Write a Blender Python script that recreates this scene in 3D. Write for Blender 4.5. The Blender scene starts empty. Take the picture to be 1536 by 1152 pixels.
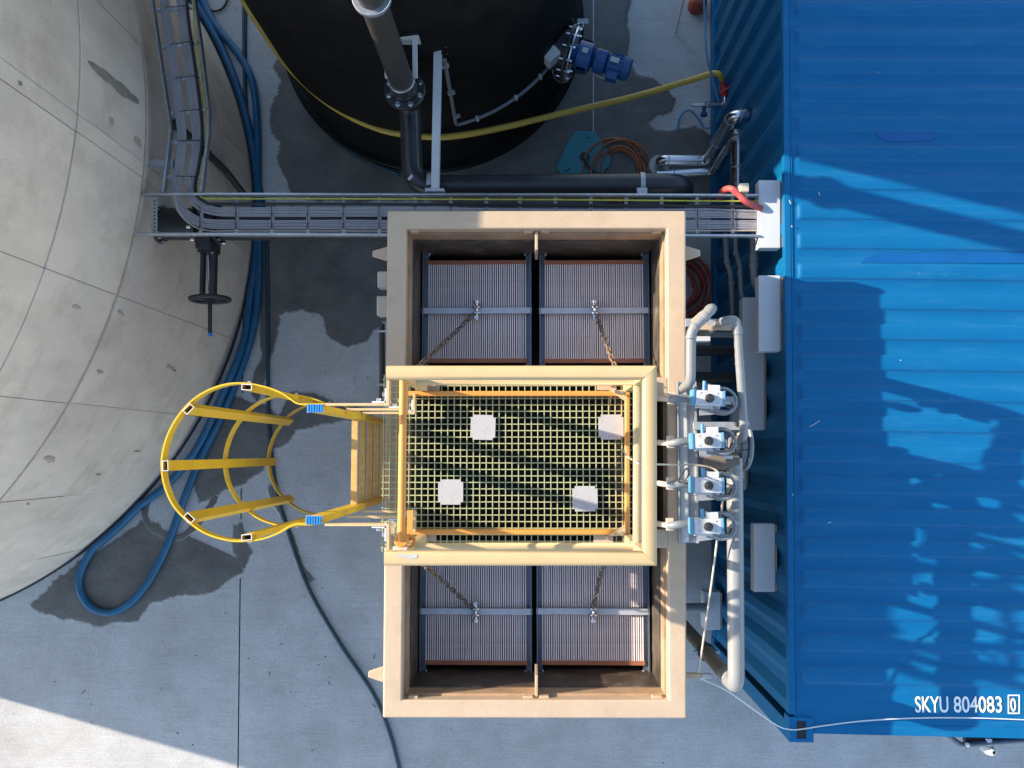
import bpy, bmesh, math, random
from mathutils import Vector, Matrix, Quaternion
R = math.radians
random.seed(7)
S = bpy.context.scene
C = S.collection

# ------------------------------------------------------------------ camera, sky, sun, exposure
CAM_H = 8.66                      # drone height in metres
FPX = 1300.0                      # focal length in pixels of the 1536 px wide photograph
NADIR = (800.0, 678.0)            # where straight-down lies in the photograph
n = Vector(((NADIR[0]-768)/FPX, (576-NADIR[1])/FPX, -1)).normalized()
Zc = -n
Xc = Vector((1, 0, 0)); Xc = (Xc - Zc*Xc.dot(Zc)).normalized()
Yc = Zc.cross(Xc)
ROT = Matrix((Xc, Yc, Zc))        # camera -> world
cam_data = bpy.data.cameras.new('drone_camera')
cam = bpy.data.objects.new('drone_camera', cam_data); C.objects.link(cam)
cam.matrix_world = Matrix.Translation((0, 0, CAM_H)) @ ROT.to_4x4()
cam_data.sensor_width = 36; cam_data.lens = 36*FPX/1536
cam_data.clip_start = 0.05; cam_data.clip_end = 1000
S.camera = cam

SUN_AZ = R(-14.9); SUN_EL = R(21.8)     # heading of the sunlight, height of the sun
DX, DY = math.cos(SUN_AZ), math.sin(SUN_AZ)
w = bpy.data.worlds.new('World'); S.world = w; w.use_nodes = True
nt = w.node_tree; nt.nodes.clear()
sky = nt.nodes.new('ShaderNodeTexSky'); sky.sky_type = 'NISHITA'; sky.sun_disc = False
sky.sun_elevation = SUN_EL; sky.sun_rotation = math.atan2(-DX, -DY)
sky.air_density = 1.0; sky.dust_density = 0.6; sky.ozone_density = 1.0
bg = nt.nodes.new('ShaderNodeBackground'); bg.inputs['Strength'].default_value = 0.15
wo = nt.nodes.new('ShaderNodeOutputWorld')
nt.links.new(sky.outputs[0], bg.inputs[0]); nt.links.new(bg.outputs[0], wo.inputs[0])
sl = bpy.data.lights.new('sun', 'SUN'); sl.energy = 3.9; sl.angle = R(0.53); sl.color = (1, 0.9, 0.76)
so = bpy.data.objects.new('sun', sl); C.objects.link(so); so.location = (-8, 2, 12)
so.rotation_euler = Vector((DX*math.cos(SUN_EL), DY*math.cos(SUN_EL), -math.sin(SUN_EL))).to_track_quat('-Z', 'Y').to_euler()
S.view_settings.view_transform = 'Standard'; S.view_settings.look = 'None'
S.view_settings.gamma = 1; S.view_settings.use_curve_mapping = False
S.view_settings.exposure = 1.5
S.cycles.max_bounces = 8

def U(px, py, z=0.0):
    """World point at height z seen at photo pixel (px, py)."""
    d = ROT @ Vector(((px-768)/FPX, (576-py)/FPX, -1))
    return Vector((0, 0, CAM_H)) + d*((z-CAM_H)/d.z)

# ------------------------------------------------------------------ materials
def mat(name, col, rough=0.5, metal=0.0, var=0.12, scale=6.0, bump=0.0, bscale=80.0, dirt=None, dirt_amt=0.0, dscale=3.0,
        stretch=None, spec=0.5, tint=None, specks=None, dstretch=None):
    m = bpy.data.materials.new(name); m.use_nodes = True
    t = m.node_tree; L = t.links.new; b = t.nodes['Principled BSDF']
    b.inputs['Roughness'].default_value = rough; b.inputs['Metallic'].default_value = metal
    b.inputs['Specular IOR Level'].default_value = spec
    tc = t.nodes.new('ShaderNodeTexCoord'); src = tc.outputs['Object']
    if stretch:
        mp = t.nodes.new('ShaderNodeMapping'); mp.inputs['Scale'].default_value = stretch
        L(src, mp.inputs[0]); ssrc = mp.outputs[0]
    else: ssrc = src
    nz = t.nodes.new('ShaderNodeTexNoise'); nz.inputs['Scale'].default_value = scale; nz.inputs['Detail'].default_value = 8
    nz.inputs['Roughness'].default_value = 0.65
    L(ssrc, nz.inputs['Vector'])
    rp = t.nodes.new('ShaderNodeValToRGB'); e = rp.color_ramp.elements
    e[0].position = 0.3; e[1].position = 0.7
    c2 = tint or col
    e[0].color = tuple(max(0, c*(1-var)) for c in col)+(1,); e[1].color = tuple(min(1, c*(1+var)) for c in c2)+(1,)
    L(nz.outputs[0], rp.inputs[0]); out = rp.outputs[0]
    if dirt:
        dn = t.nodes.new('ShaderNodeTexNoise'); dn.inputs['Scale'].default_value = dscale; dn.inputs['Detail'].default_value = 10
        dn.inputs['Roughness'].default_value = 0.7
        if dstretch:
            dm = t.nodes.new('ShaderNodeMapping'); dm.inputs['Scale'].default_value = dstretch
            L(src, dm.inputs[0]); L(dm.outputs[0], dn.inputs['Vector'])
        else: L(src, dn.inputs['Vector'])
        dr = t.nodes.new('ShaderNodeValToRGB'); dr.color_ramp.elements[0].position = 0.5; dr.color_ramp.elements[1].position = 0.72
        dr.color_ramp.elements[1].color = (dirt_amt,)*3+(1,)
        L(dn.outputs[0], dr.inputs[0])
        mx = t.nodes.new('ShaderNodeMixRGB'); mx.inputs[2].default_value = tuple(dirt)+(1,)
        L(dr.outputs[0], mx.inputs[0]); L(out, mx.inputs[1]); out = mx.outputs[0]
    if specks:
        scol, sscale, sthr, samt = specks
        sn = t.nodes.new('ShaderNodeTexNoise'); sn.inputs['Scale'].default_value = sscale; sn.inputs['Detail'].default_value = 3
        L(src, sn.inputs['Vector'])
        sr = t.nodes.new('ShaderNodeValToRGB'); sr.color_ramp.elements[0].position = sthr; sr.color_ramp.elements[1].position = sthr+0.06
        sr.color_ramp.elements[1].color = (samt,)*3+(1,)
        L(sn.outputs[0], sr.inputs[0])
        sx = t.nodes.new('ShaderNodeMixRGB'); sx.inputs[2].default_value = tuple(scol)+(1,)
        L(sr.outputs[0], sx.inputs[0]); L(out, sx.inputs[1]); out = sx.outputs[0]
    L(out, b.inputs['Base Color'])
    if bump:
        bn = t.nodes.new('ShaderNodeTexNoise'); bn.inputs['Scale'].default_value = bscale; bn.inputs['Detail'].default_value = 6
        L(ssrc, bn.inputs['Vector'])
        bp = t.nodes.new('ShaderNodeBump'); bp.inputs['Strength'].default_value = bump; bp.inputs['Distance'].default_value = 0.01
        L(bn.outputs[0], bp.inputs['Height']); L(bp.outputs[0], b.inputs['Normal'])
    rr = t.nodes.new('ShaderNodeMapRange'); rr.inputs['To Min'].default_value = max(0.02, rough-0.08); rr.inputs['To Max'].default_value = min(1, rough+0.08)
    L(nz.outputs[0], rr.inputs['Value']); L(rr.outputs[0], b.inputs['Roughness'])
    return m

def ground_mat(name, col, rough, wet=False):
    m = bpy.data.materials.new(name); m.use_nodes = True
    t = m.node_tree; L = t.links.new; b = t.nodes['Principled BSDF']
    tc = t.nodes.new('ShaderNodeTexCoord')
    def noise(sc, vec, det=8, ro=0.6):
        q = t.nodes.new('ShaderNodeTexNoise'); q.inputs['Scale'].default_value = sc; q.inputs['Detail'].default_value = det
        q.inputs['Roughness'].default_value = ro; L(vec, q.inputs['Vector']); return q.outputs[0]
    def mapping(s, r=0):
        q = t.nodes.new('ShaderNodeMapping'); q.inputs['Scale'].default_value = s; q.inputs['Rotation'].default_value = (0, 0, r)
        L(tc.outputs['Object'], q.inputs[0]); return q.outputs[0]
    def ramp(v, p0, c0, p1, c1):
        q = t.nodes.new('ShaderNodeValToRGB'); q.color_ramp.elements[0].position = p0; q.color_ramp.elements[1].position = p1
        q.color_ramp.elements[0].color = tuple(c0)+(1,); q.color_ramp.elements[1].color = tuple(c1)+(1,); L(v, q.inputs[0]); return q.outputs[0]
    def mul(a, bb, f=1.0):
        q = t.nodes.new('ShaderNodeMixRGB'); q.blend_type = 'MULTIPLY'; q.inputs[0].default_value = f; L(a, q.inputs[1]); L(bb, q.inputs[2]); return q.outputs[0]
    big = noise(0.9, tc.outputs['Object'], 10, 0.65)
    base = ramp(big, 0.3, [c*0.84 for c in col], 0.72, [min(1, c*1.12) for c in col])
    patchy = ramp(noise(2.6, tc.outputs['Object'], 12, 0.72), 0.38, (0.9, 0.88, 0.85), 0.6, (1.04, 1.04, 1.04))
    fine = ramp(noise(45, tc.outputs['Object'], 6), 0.3, (0.84,)*3, 0.7, (1.1,)*3)
    broom = noise(6, mapping((0.35, 24, 1)), 4)
    bro = ramp(broom, 0.32, (0.88,)*3, 0.68, (1.07,)*3)
    c = mul(mul(mul(base, patchy), fine), bro)
    spots = ramp(noise(7, tc.outputs['Object'], 3, 0.5), 0.24, (0.5,)*3, 0.29, (1,)*3)
    c = mul(c, spots, 0.6)
    at = t.nodes.new('ShaderNodeAttribute'); at.attribute_name = 'wet'
    ad = t.nodes.new('ShaderNodeMath'); ad.operation = 'ADD'; L(at.outputs['Fac'], ad.inputs[0])
    nm = t.nodes.new('ShaderNodeMapRange'); nm.inputs['To Min'].default_value = -0.32; nm.inputs['To Max'].default_value = 0.32
    L(noise(14, tc.outputs['Object'], 8, 0.65), nm.inputs['Value']); L(nm.outputs[0], ad.inputs[1])
    wm_ = ramp(ad.outputs[0], 0.36, (0, 0, 0), 0.66, (1, 1, 1))
    wv = ramp(noise(3.2, tc.outputs['Object'], 8), 0.35, (0.21, 0.2, 0.185), 0.7, (0.35, 0.33, 0.3))
    q = t.nodes.new('ShaderNodeMixRGB'); L(wm_, q.inputs[0]); L(c, q.inputs[1]); L(mul(c, wv), q.inputs[2]); c = q.outputs[0]
    rg = t.nodes.new('ShaderNodeMapRange'); rg.inputs['To Min'].default_value = rough; rg.inputs['To Max'].default_value = 0.5
    L(wm_, rg.inputs['Value'])
    L(c, b.inputs['Base Color'])
    L(rg.outputs[0], b.inputs['Roughness'])
    bp = t.nodes.new('ShaderNodeBump'); bp.inputs['Strength'].default_value = 0.3; bp.inputs['Distance'].default_value = 0.004
    L(broom, bp.inputs['Height']); L(bp.outputs[0], b.inputs['Normal'])
    return m

M = {}
M['ground'] = ground_mat('concrete_paving', (0.49, 0.475, 0.455), 0.9)
M['earth'] = mat('joint_dirt', (0.05, 0.045, 0.04), 0.95, var=0.4, scale=30)
M['mud'] = mat('silt', (0.15, 0.125, 0.10), 0.9, var=0.5, scale=25, bump=0.5)
M['tank_conc'] = mat('tank_concrete', (0.66, 0.55, 0.455), 0.88, var=0.13, scale=2.2, bump=0.35, bscale=90, dirt=(0.38, 0.3, 0.22), dirt_amt=0.55, dscale=2.3, stretch=(1, 1, 0.45))
M['tank_conc2'] = mat('tank_concrete_patchy', (0.65, 0.54, 0.45), 0.88, var=0.14, scale=3.1, bump=0.35, bscale=90, dirt=(0.4, 0.32, 0.235), dirt_amt=0.55, dscale=3.1, stretch=(1, 1, 0.4))
M['joint'] = mat('tank_joint_mortar', (0.44, 0.36, 0.28), 0.95, var=0.3, scale=20)
M['pe'] = mat('black_polyethylene', (0.008, 0.0075, 0.007), 0.5, var=0.35, scale=3, spec=0.16, dirt=(0.03, 0.024, 0.018), dirt_amt=0.35, dscale=2.5)
M['pe_pipe'] = mat('pipe_polyethylene', (0.022, 0.023, 0.026), 0.36, var=0.25, scale=8)
M['pe_old'] = mat('old_and_shaded_pipe', (0.03, 0.027, 0.024), 0.5, var=0.25, scale=14, bump=0.2)
M['galv'] = mat('galvanised_steel', (0.46, 0.48, 0.5), 0.42, 0.85, var=0.2, scale=25)
M['galv_mat'] = mat('dull_galvanised_steel', (0.42, 0.43, 0.44), 0.55, 0.55, var=0.18, scale=20)
M['steel'] = mat('stainless_steel', (0.62, 0.63, 0.64), 0.22, 1.0, var=0.1, scale=12)
M['chain'] = mat('chain_steel', (0.3, 0.26, 0.21), 0.4, 0.8, var=0.3, scale=40)
M['rust'] = mat('rusty_chain_steel', (0.26, 0.16, 0.09), 0.8, 0.3, var=0.4, scale=40)
M['beige'] = mat('beige_fibreglass', (0.5, 0.365, 0.24), 0.55, var=0.05, scale=3, bump=0.12, bscale=40, dirt=(0.38, 0.26, 0.15), dirt_amt=0.5, dscale=5, specks=((0.3, 0.2, 0.12), 45, 0.72, 0.6))
M['stained'] = mat('stained_fibreglass', (0.41, 0.265, 0.155), 0.6, var=0.22, scale=4, bump=0.15, dirt=(0.17, 0.1, 0.055), dirt_amt=0.7, dscale=3.2, stretch=(1, 1, 0.5))
M['lining_dark'] = mat('dark_tank_lining', (0.065, 0.048, 0.033), 0.45, var=0.5, scale=6, dirt=(0.3, 0.24, 0.17), dirt_amt=0.6, dscale=7)  # near-black brown with paler blotches, for the lower lining
M['darkwater'] = mat('dark_water', (0.014, 0.011, 0.008), 0.45, var=0.4, scale=6, spec=0.12)
M['plate'] = mat('lamella_plastic', (0.86, 0.75, 0.72), 0.5, var=0.14, scale=5, dirt=(0.3, 0.24, 0.2), dirt_amt=0.5, dscale=9)
M['brick'] = mat('red_brown_edge', (0.36, 0.13, 0.065), 0.6, var=0.2, scale=12)
M['frame'] = mat('pack_frame_steel', (0.17, 0.185, 0.21), 0.42, 0.6, var=0.2, scale=15)
M['bar'] = mat('brushed_steel_bar', (0.52, 0.53, 0.55), 0.42, 0.35, var=0.12, scale=14)
M['pale'] = mat('pale_yellow_fibreglass', (0.56, 0.385, 0.185), 0.5, var=0.05, scale=5, bump=0.05, dirt=(0.54, 0.4, 0.25), dirt_amt=0.5, dscale=8, specks=((0.4, 0.28, 0.14), 60, 0.7, 0.6))
M['yellow'] = mat('yellow_paint', (0.67, 0.415, 0.013), 0.42, var=0.06, scale=6, dirt=(0.48, 0.29, 0.05), dirt_amt=0.5, dscale=9, specks=((0.3, 0.2, 0.08), 70, 0.71, 0.7))
M['orange'] = mat('orange_yellow_paint', (0.68, 0.27, 0.05), 0.45, var=0.07, scale=6, specks=((0.4, 0.2, 0.08), 60, 0.7, 0.6))
M['rung'] = mat('worn_yellow_rung', (0.56, 0.34, 0.1), 0.75, var=0.2, scale=30, bump=0.4, bscale=200)
M['grating'] = mat('green_yellow_grating', (0.42, 0.41, 0.2), 0.6, var=0.2, scale=4, dirt=(0.2, 0.31, 0.19), dirt_amt=0.8, dscale=3)
M['white'] = mat('white_plastic', (0.58, 0.585, 0.59), 0.45, var=0.04, scale=8)
M['padwhite'] = mat('scuffed_white_plate', (0.43, 0.41, 0.39), 0.6, var=0.08, scale=12, dirt=(0.3, 0.28, 0.25), dirt_amt=0.6, dscale=14, specks=((0.2, 0.17, 0.14), 50, 0.68, 0.6))
M['bluecap'] = mat('blue_plastic', (0.02, 0.2, 0.55), 0.4, var=0.08)
M['actblue'] = mat('light_blue_enamel', (0.1, 0.28, 0.43), 0.35, var=0.06)
M['actwhite'] = mat('white_enamel', (0.54, 0.53, 0.52), 0.38, var=0.04, scale=20)
M['black'] = mat('black_rubber', (0.018, 0.018, 0.02), 0.55, var=0.2)
M['pvc'] = mat('grey_plastic_pipe', (0.19, 0.2, 0.21), 0.45, var=0.08, scale=10, dirt=(0.15, 0.14, 0.12), dirt_amt=0.4, dscale=12)
M['pvc_light'] = mat('pale_grey_pipe', (0.23, 0.228, 0.222), 0.32, var=0.06, scale=8, dirt=(0.25, 0.21, 0.16), dirt_amt=0.35, dscale=7)
M['tan'] = mat('tan_plastic', (0.55, 0.45, 0.34), 0.55, var=0.1)
M['shaded_pipe'] = mat('shade_brown_pipe', (0.14, 0.115, 0.085), 0.55, var=0.2, scale=10)  # darker copy of the pale pipe; shade painted into down pipe and adapter
M['cable'] = mat('grey_cable_sheath', (0.33, 0.315, 0.32), 0.5, var=0.1, scale=12)
M['earthwire'] = mat('yellow_green_sheath', (0.5, 0.48, 0.06), 0.5, var=0.2, scale=30)
M['bluehose'] = mat('blue_hose', (0.002, 0.09, 0.19), 0.4, var=0.2, scale=5, dirt=(0.12, 0.14, 0.16), dirt_amt=0.35, dscale=9)
M['yellowhose'] = mat('yellow_hose', (0.58, 0.38, 0.06), 0.45, var=0.1, scale=9)
M['tealhose'] = mat('dark_teal_hose', (0.012, 0.045, 0.06), 0.45, var=0.2)
M['redhose'] = mat('coral_red_hose', (0.5, 0.075, 0.07), 0.45, var=0.1)
M['darkred'] = mat('dark_red_hose', (0.3, 0.05, 0.03), 0.5, var=0.2)
M['orangehose'] = mat('orange_brown_hose', (0.36, 0.12, 0.05), 0.5, var=0.2)
M['cont'] = mat('blue_container_paint', (0.001, 0.112, 0.265), 0.5, spec=0.22, var=0.06, scale=1.4, bump=0.03, bscale=30, dirt=(0.02, 0.145, 0.29), dirt_amt=0.6, dscale=2.2, dstretch=(1, 7, 1), specks=((0.12, 0.17, 0.22), 26, 0.72, 0.7))
M['contdark'] = mat('wet_blue_paint', (0.004, 0.09, 0.27), 0.12, var=0.1)
M['letter'] = mat('white_lettering', (0.8, 0.8, 0.78), 0.5, var=0.03)
M['motor'] = mat('blue_motor_enamel', (0.012, 0.075, 0.22), 0.35, var=0.1)
M['teal'] = mat('teal_plastic', (0.035, 0.22, 0.26), 0.55, var=0.12, scale=6, dirt=(0.1, 0.2, 0.2), dirt_amt=0.5, dscale=8)
M['wood'] = mat('brown_board_edge', (0.42, 0.3, 0.2), 0.8, var=0.15, scale=25)
M['boxgrey'] = mat('light_grey_box', (0.5, 0.5, 0.48), 0.5, var=0.06)
M['red'] = mat('red_paint', (0.5, 0.04, 0.03), 0.45, var=0.1)

# ------------------------------------------------------------------ mesh helpers
def basis(d):
    d = d.normalized(); a = Vector((0, 0, 1)) if abs(d.z) < 0.9 else Vector((1, 0, 0))
    x = a.cross(d).normalized(); return x, d.cross(x).normalized(), d

class MB:
    def __init__(self): self.v = []; self.f = []; self.wn = False
    def add(self, vs, fs):
        o = len(self.v); self.v += [tuple(q) for q in vs]; self.f += [tuple(i+o for i in q) for q in fs]; return self
    def box(self, c, s, rz=0.0, bev=0.0, mx=None):
        c = Vector(c); bm = bmesh.new(); bmesh.ops.create_cube(bm, size=1)
        bmesh.ops.scale(bm, vec=Vector(s), verts=bm.verts)
        if bev: bmesh.ops.bevel(bm, geom=list(bm.edges), offset=bev, segments=2, affect='EDGES', profile=0.6); self.wn = True
        m = Matrix.Translation(c) @ (mx.to_4x4() if mx else Matrix.Rotation(rz, 4, 'Z'))
        bm.transform(m); bm.verts.index_update()
        self.add([v.co for v in bm.verts], [[v.index for v in f.verts] for f in bm.faces]); bm.free(); return self
    def beam(self, a, b, wd, h, bev=0.0):
        """box from a to b, width wd sideways, height h along the other axis"""
        a, b = Vector(a), Vector(b); x, y, d = basis(b-a)
        return self.box((a+b)/2, (wd, h, (b-a).length), bev=bev, mx=Matrix((x, y, d)).transposed())
    def prism(self, pts, z0, z1):
        k = len(pts); vs = [(p[0], p[1], z0) for p in pts]+[(p[0], p[1], z1) for p in pts]
        a = sum(pts[i][0]*pts[(i+1) % k][1]-pts[(i+1) % k][0]*pts[i][1] for i in range(k))
        fs = [tuple(range(k, 2*k)), tuple(range(k-1, -1, -1))]+[(i, (i+1) % k, k+(i+1) % k, k+i) for i in range(k)]
        if a < 0: fs = [tuple(reversed(f)) for f in fs]
        return self.add(vs, fs)
    def tube(self, pts, r, seg=10, cap=True, closed=False):
        pts = [Vector(p) for p in pts]; N = len(pts); rs = r if isinstance(r, (list, tuple)) else [r]*N
        tg = []
        for i in range(N):
            a = pts[i-1] if (i > 0 or closed) else pts[i]; b = pts[(i+1) % N] if (i < N-1 or closed) else pts[i]
            t = b-a; tg.append(t.normalized() if t.length > 1e-9 else Vector((0, 0, 1)))
        x, y, _ = basis(tg[0]); vs = []
        for i in range(N):
            if i:
                q = tg[i-1].rotation_difference(tg[i]); x = q @ x; x = (x-tg[i]*x.dot(tg[i])).normalized(); y = tg[i].cross(x)
            for k in range(seg):
                a = 2*math.pi*k/seg; vs.append(pts[i]+(x*math.cos(a)+y*math.sin(a))*rs[i])
        fs = []
        for i in range(N if closed else N-1):
            j = (i+1) % N
            for k in range(seg): fs.append((i*seg+k, i*seg+(k+1) % seg, j*seg+(k+1) % seg, j*seg+k))
        if cap and not closed: fs += [tuple(range(seg-1, -1, -1)), tuple(range((N-1)*seg, N*seg))]
        return self.add(vs, fs)
    def cyl(self, a, b, r, seg=16, r2=None): return self.tube([a, b], [r, r if r2 is None else r2], seg)
    def disc(self, c, d, r, t, seg=24, bev=0.0):
        c = Vector(c); d = Vector(d).normalized()
        if bev: return self.tube([c-d*t/2, c-d*(t/2-bev*0.01), c-d*(t/2-bev), c+d*(t/2-bev), c+d*(t/2-bev*0.01), c+d*t/2], [r-bev, r-bev*0.8, r, r, r-bev*0.8, r-bev], seg)
        return self.cyl(c-d*t/2, c+d*t/2, r, seg)
    def lathe(self, prof, c, seg=64, a0=0.0, a1=2*math.pi, cap=False):
        full = abs(a1-a0-2*math.pi) < 1e-6; K = seg if full else seg+1; vs = []
        for r, z in prof:
            for k in range(K):
                a = a0+(a1-a0)*k/seg; vs.append((c[0]+r*math.cos(a), c[1]+r*math.sin(a), z))
        fs = []
        for i in range(len(prof)-1):
            for k in range(seg): fs.append((i*K+k, i*K+(k+1) % K, (i+1)*K+(k+1) % K, (i+1)*K+k))
        if cap: fs.append(tuple((len(prof)-1)*K+k for k in range(K)))
        return self.add(vs, fs)
    def torus(self, c, d, R0, r, seg=24, sseg=8, sx=1.0):
        x, y, d = basis(Vector(d)); c = Vector(c)
        return self.tube([c+x*math.cos(2*math.pi*k/seg)*R0*sx+y*math.sin(2*math.pi*k/seg)*R0 for k in range(seg)], r, sseg, closed=True)
    def sweep(self, path, prof, closed=False):
        """profile (sideways, up) swept along a horizontal polyline with mitred corners"""
        path = [Vector(p) for p in path]; N = len(path); K = len(prof); vs = []
        for i in range(N):
            d1 = (path[i]-path[i-1]).normalized() if (i > 0 or closed) else (path[1]-path[0]).normalized()
            d2 = (path[(i+1) % N]-path[i]).normalized() if (i < N-1 or closed) else d1
            n1 = Vector((-d1.y, d1.x, 0)); n2 = Vector((-d2.y, d2.x, 0)); m = (n1+n2)
            m = m.normalized() if m.length > 1e-6 else n1; m = m/max(0.35, m.dot(n1))
            for s, u in prof: vs.append(path[i]+m*s+Vector((0, 0, u)))
        fs = []
        for i in range(N if closed else N-1):
            j = (i+1) % N
            for k in range(K): fs.append((i*K+k, j*K+k, j*K+(k+1) % K, i*K+(k+1) % K))
        if not closed: fs += [tuple(range(K)), tuple(range((N-1)*K+K-1, (N-1)*K-1, -1))]
        return self.add(vs, fs)
    def mesh(self, name, m, smooth=35):
        me = bpy.data.meshes.new(name); me.from_pydata(self.v, [], self.f); me.materials.append(M[m] if isinstance(m, str) else m)
        bm = bmesh.new(); bm.from_mesh(me); bmesh.ops.recalc_face_normals(bm, faces=bm.faces); bm.to_mesh(me); bm.free()
        if smooth:
            me.polygons.foreach_set('use_smooth', [True]*len(me.polygons)); me.set_sharp_from_angle(angle=R(smooth))
            if self.wn: weighted(me, math.cos(R(50)))
        return me
    def build(self, name, m, parent=None, local=False, smooth=35):
        return link(name, self.mesh(name, m, smooth), parent, local)

def weighted(me, lim):
    vf = [[] for _ in me.vertices]
    for p in me.polygons:
        for vi in p.vertices: vf[vi].append((p.normal.copy(), p.area))
    nl = []
    for p in me.polygons:
        for vi in p.vertices:
            q = Vector((0, 0, 0))
            for n_, a_ in vf[vi]:
                if n_.dot(p.normal) > lim: q += n_*a_
            nl.append(q.normalized() if q.length > 1e-12 else p.normal.copy())
    me.normals_split_custom_set(nl)
def link(name, me, parent=None, local=False):
    o = bpy.data.objects.new(name, me); C.objects.link(o)
    if parent is not None:
        o.parent = parent
        if not local: o.matrix_parent_inverse = wm(parent).inverted()
    return o
def wm(o):
    m = o.matrix_basis.copy()
    if o.parent: m = wm(o.parent) @ o.matrix_parent_inverse @ m
    return m
def thing(name, label, cat, loc=(0, 0, 0), rz=0.0, group=None):
    o = bpy.data.objects.new(name, None); C.objects.link(o); o.empty_display_size = 0.1
    o.location = loc; o.rotation_euler = (0, 0, rz); return tag(o, label, cat, group)
def tag(o, label, cat, group=None, kind=None):
    o['label'] = label; o['category'] = cat
    if group: o['group'] = group
    if kind: o['kind'] = kind
    return o
def copy_thing(root, loc, rz, label=None):
    def cp(o, par):
        c = o.copy(); C.objects.link(c)
        if par: c.parent = par
        for ch in [q for q in C.objects if q.parent == o and q != c]: cp(ch, c)
        return c
    c = cp(root, None); c.location = loc; c.rotation_euler = (0, 0, rz)
    if label: c['label'] = label
    return c
def spline(pts, n=8):
    pts = [Vector(p) for p in pts]; out = []
    for i in range(len(pts)-1):
        p0 = pts[max(0, i-1)]; p1 = pts[i]; p2 = pts[i+1]; p3 = pts[min(len(pts)-1, i+2)]
        for k in range(n):
            t = k/n; out.append(0.5*((2*p1)+(p2-p0)*t+(2*p0-5*p1+4*p2-p3)*t*t+(3*p1-p0-3*p2+p3)*t**3))
    out.append(pts[-1]); return out
def bend(pts, r, n=6):
    """polyline with rounded corners"""
    pts = [Vector(p) for p in pts]; out = [pts[0]]
    for i in range(1, len(pts)-1):
        a = (pts[i-1]-pts[i]); b = (pts[i+1]-pts[i]); q = min(r, a.length*0.49, b.length*0.49)
        A = pts[i]+a.normalized()*q; B = pts[i]+b.normalized()*q
        for k in range(n+1):
            t = k/n; out.append(A*(1-t)**2+pts[i]*2*t*(1-t)+B*t*t)
    out.append(pts[-1]); return out
def px(pts, z): return [U(p[0], p[1], p[2] if len(p) > 2 else z) for p in pts]
def hose(name, label, pts, r, m, cat='hose', z=0.0, n=10, group=None, seg=10, clear=None):
    P = spline(px(pts, z), n)
    if clear:
        for p in P:
            q = Vector((p.x-clear[0], p.y-clear[1])); k = clear[2]+r
            if q.length < k: q = q.normalized()*k; p.x, p.y = clear[0]+q.x, clear[1]+q.y
    return tag(MB().tube(P, r, seg).build(name, m), label, cat, group)

# ------------------------------------------------------------------ SETTING: ground
g = MB().add([(-150, -150, -0.02), (150, -150, -0.02), (150, 150, -0.02), (-150, 150, -0.02)], [(0, 1, 2, 3)]).build('ground', 'earth')
g['kind'] = 'structure'
def xat(pa, pb, y): return pa.x+(pb.x-pa.x)*(y-pa.y)/(pb.y-pa.y)
J1 = (U(357, 1140), U(362, 720)); J2 = (U(893, 10), U(893, 190))
for k, (ya, yb) in enumerate([(-40, -9.0), (-8.99, 2.36), (2.37, 14.0), (14.01, 40)]):
    xs = [(-40, -40), (xat(*J1, ya), xat(*J1, yb)), (xat(*J2, ya), xat(*J2, yb)), (40, 40)]
    if k == 1: xs.pop(2)
    for i in range(len(xs)-1):
        e = 0.007
        q = [(xs[i][0]+e, ya), (xs[i+1][0]-e, ya), (xs[i+1][1]-e, yb), (xs[i][1]+e, yb)]
        MB().prism(q, -0.1, 0.0).build('concrete_slab', 'ground', g)
# thin pale kerb lip beside the drain joint
MB().beam(U(890, 0, 0.006), U(890, 250, 0.006), 0.012, 0.03).build('edge_strip', 'galv_mat', g)

PZ = [0.003]
def patch(name, pts, z, m='ground', feather=0.1, it=3):
    """a damp area: its own thin sheet of the paving, fully wet inside and drying out over a feathered rim"""
    PZ[0] += 0.0011; z = PZ[0]
    P = [Vector((p.x, p.y)) for p in px(pts, 0)]
    sd = random.Random(int(sum(a_*3+b_ for a_, b_ in pts)))
    for k in range(it):
        Q = []
        for i in range(len(P)):
            a, b = P[i], P[(i+1) % len(P)]; d = b-a; nn = Vector((-d.y, d.x))
            Q += [a, (a+b)/2+nn*sd.uniform(-1, 1)*(0.085 if k < 2 else 0.05)]
        P = Q
    area = sum(P[i].x*P[(i+1) % len(P)].y-P[(i+1) % len(P)].x*P[i].y for i in range(len(P)))
    if area < 0: P.reverse()
    N_ = len(P); NN = [Vector(((P[(i+1) % N_]-P[i-1]).y, -(P[(i+1) % N_]-P[i-1]).x)).normalized() for i in range(N_)]
    for _ in range(4): NN = [(NN[i-1]+NN[i]*2+NN[(i+1) % N_]).normalized() for i in range(N_)]
    bm = bmesh.new(); lay = bm.verts.layers.float.new('wet')
    inner = []; outer = []
    for i in range(N_):
        nn = NN[i]; f = feather*sd.uniform(0.6, 1.0)
        a = bm.verts.new((P[i].x-nn.x*f*0.25, P[i].y-nn.y*f*0.25, z+sd.uniform(0, 0.0004))); a[lay] = 1.0; inner.append(a)
        c = bm.verts.new((P[i].x+nn.x*f*0.75, P[i].y+nn.y*f*0.75, 0.0008+sd.uniform(0, 0.0003))); c[lay] = 0.0; outer.append(c)
    f = bm.faces.new(inner)
    for i in range(N_):
        j = (i+1) % N_; bm.faces.new((inner[i], outer[i], outer[j], inner[j]))
    bmesh.ops.triangulate(bm, faces=[f])
    bm.normal_update()
    for f in bm.faces:
        if f.normal.z < 0: f.normal_flip()
    me = bpy.data.meshes.new(name); bm.to_mesh(me); bm.free(); me.materials.append(M[m])
    o = link(name, me); o['kind'] = 'structure'
    return o
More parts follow.
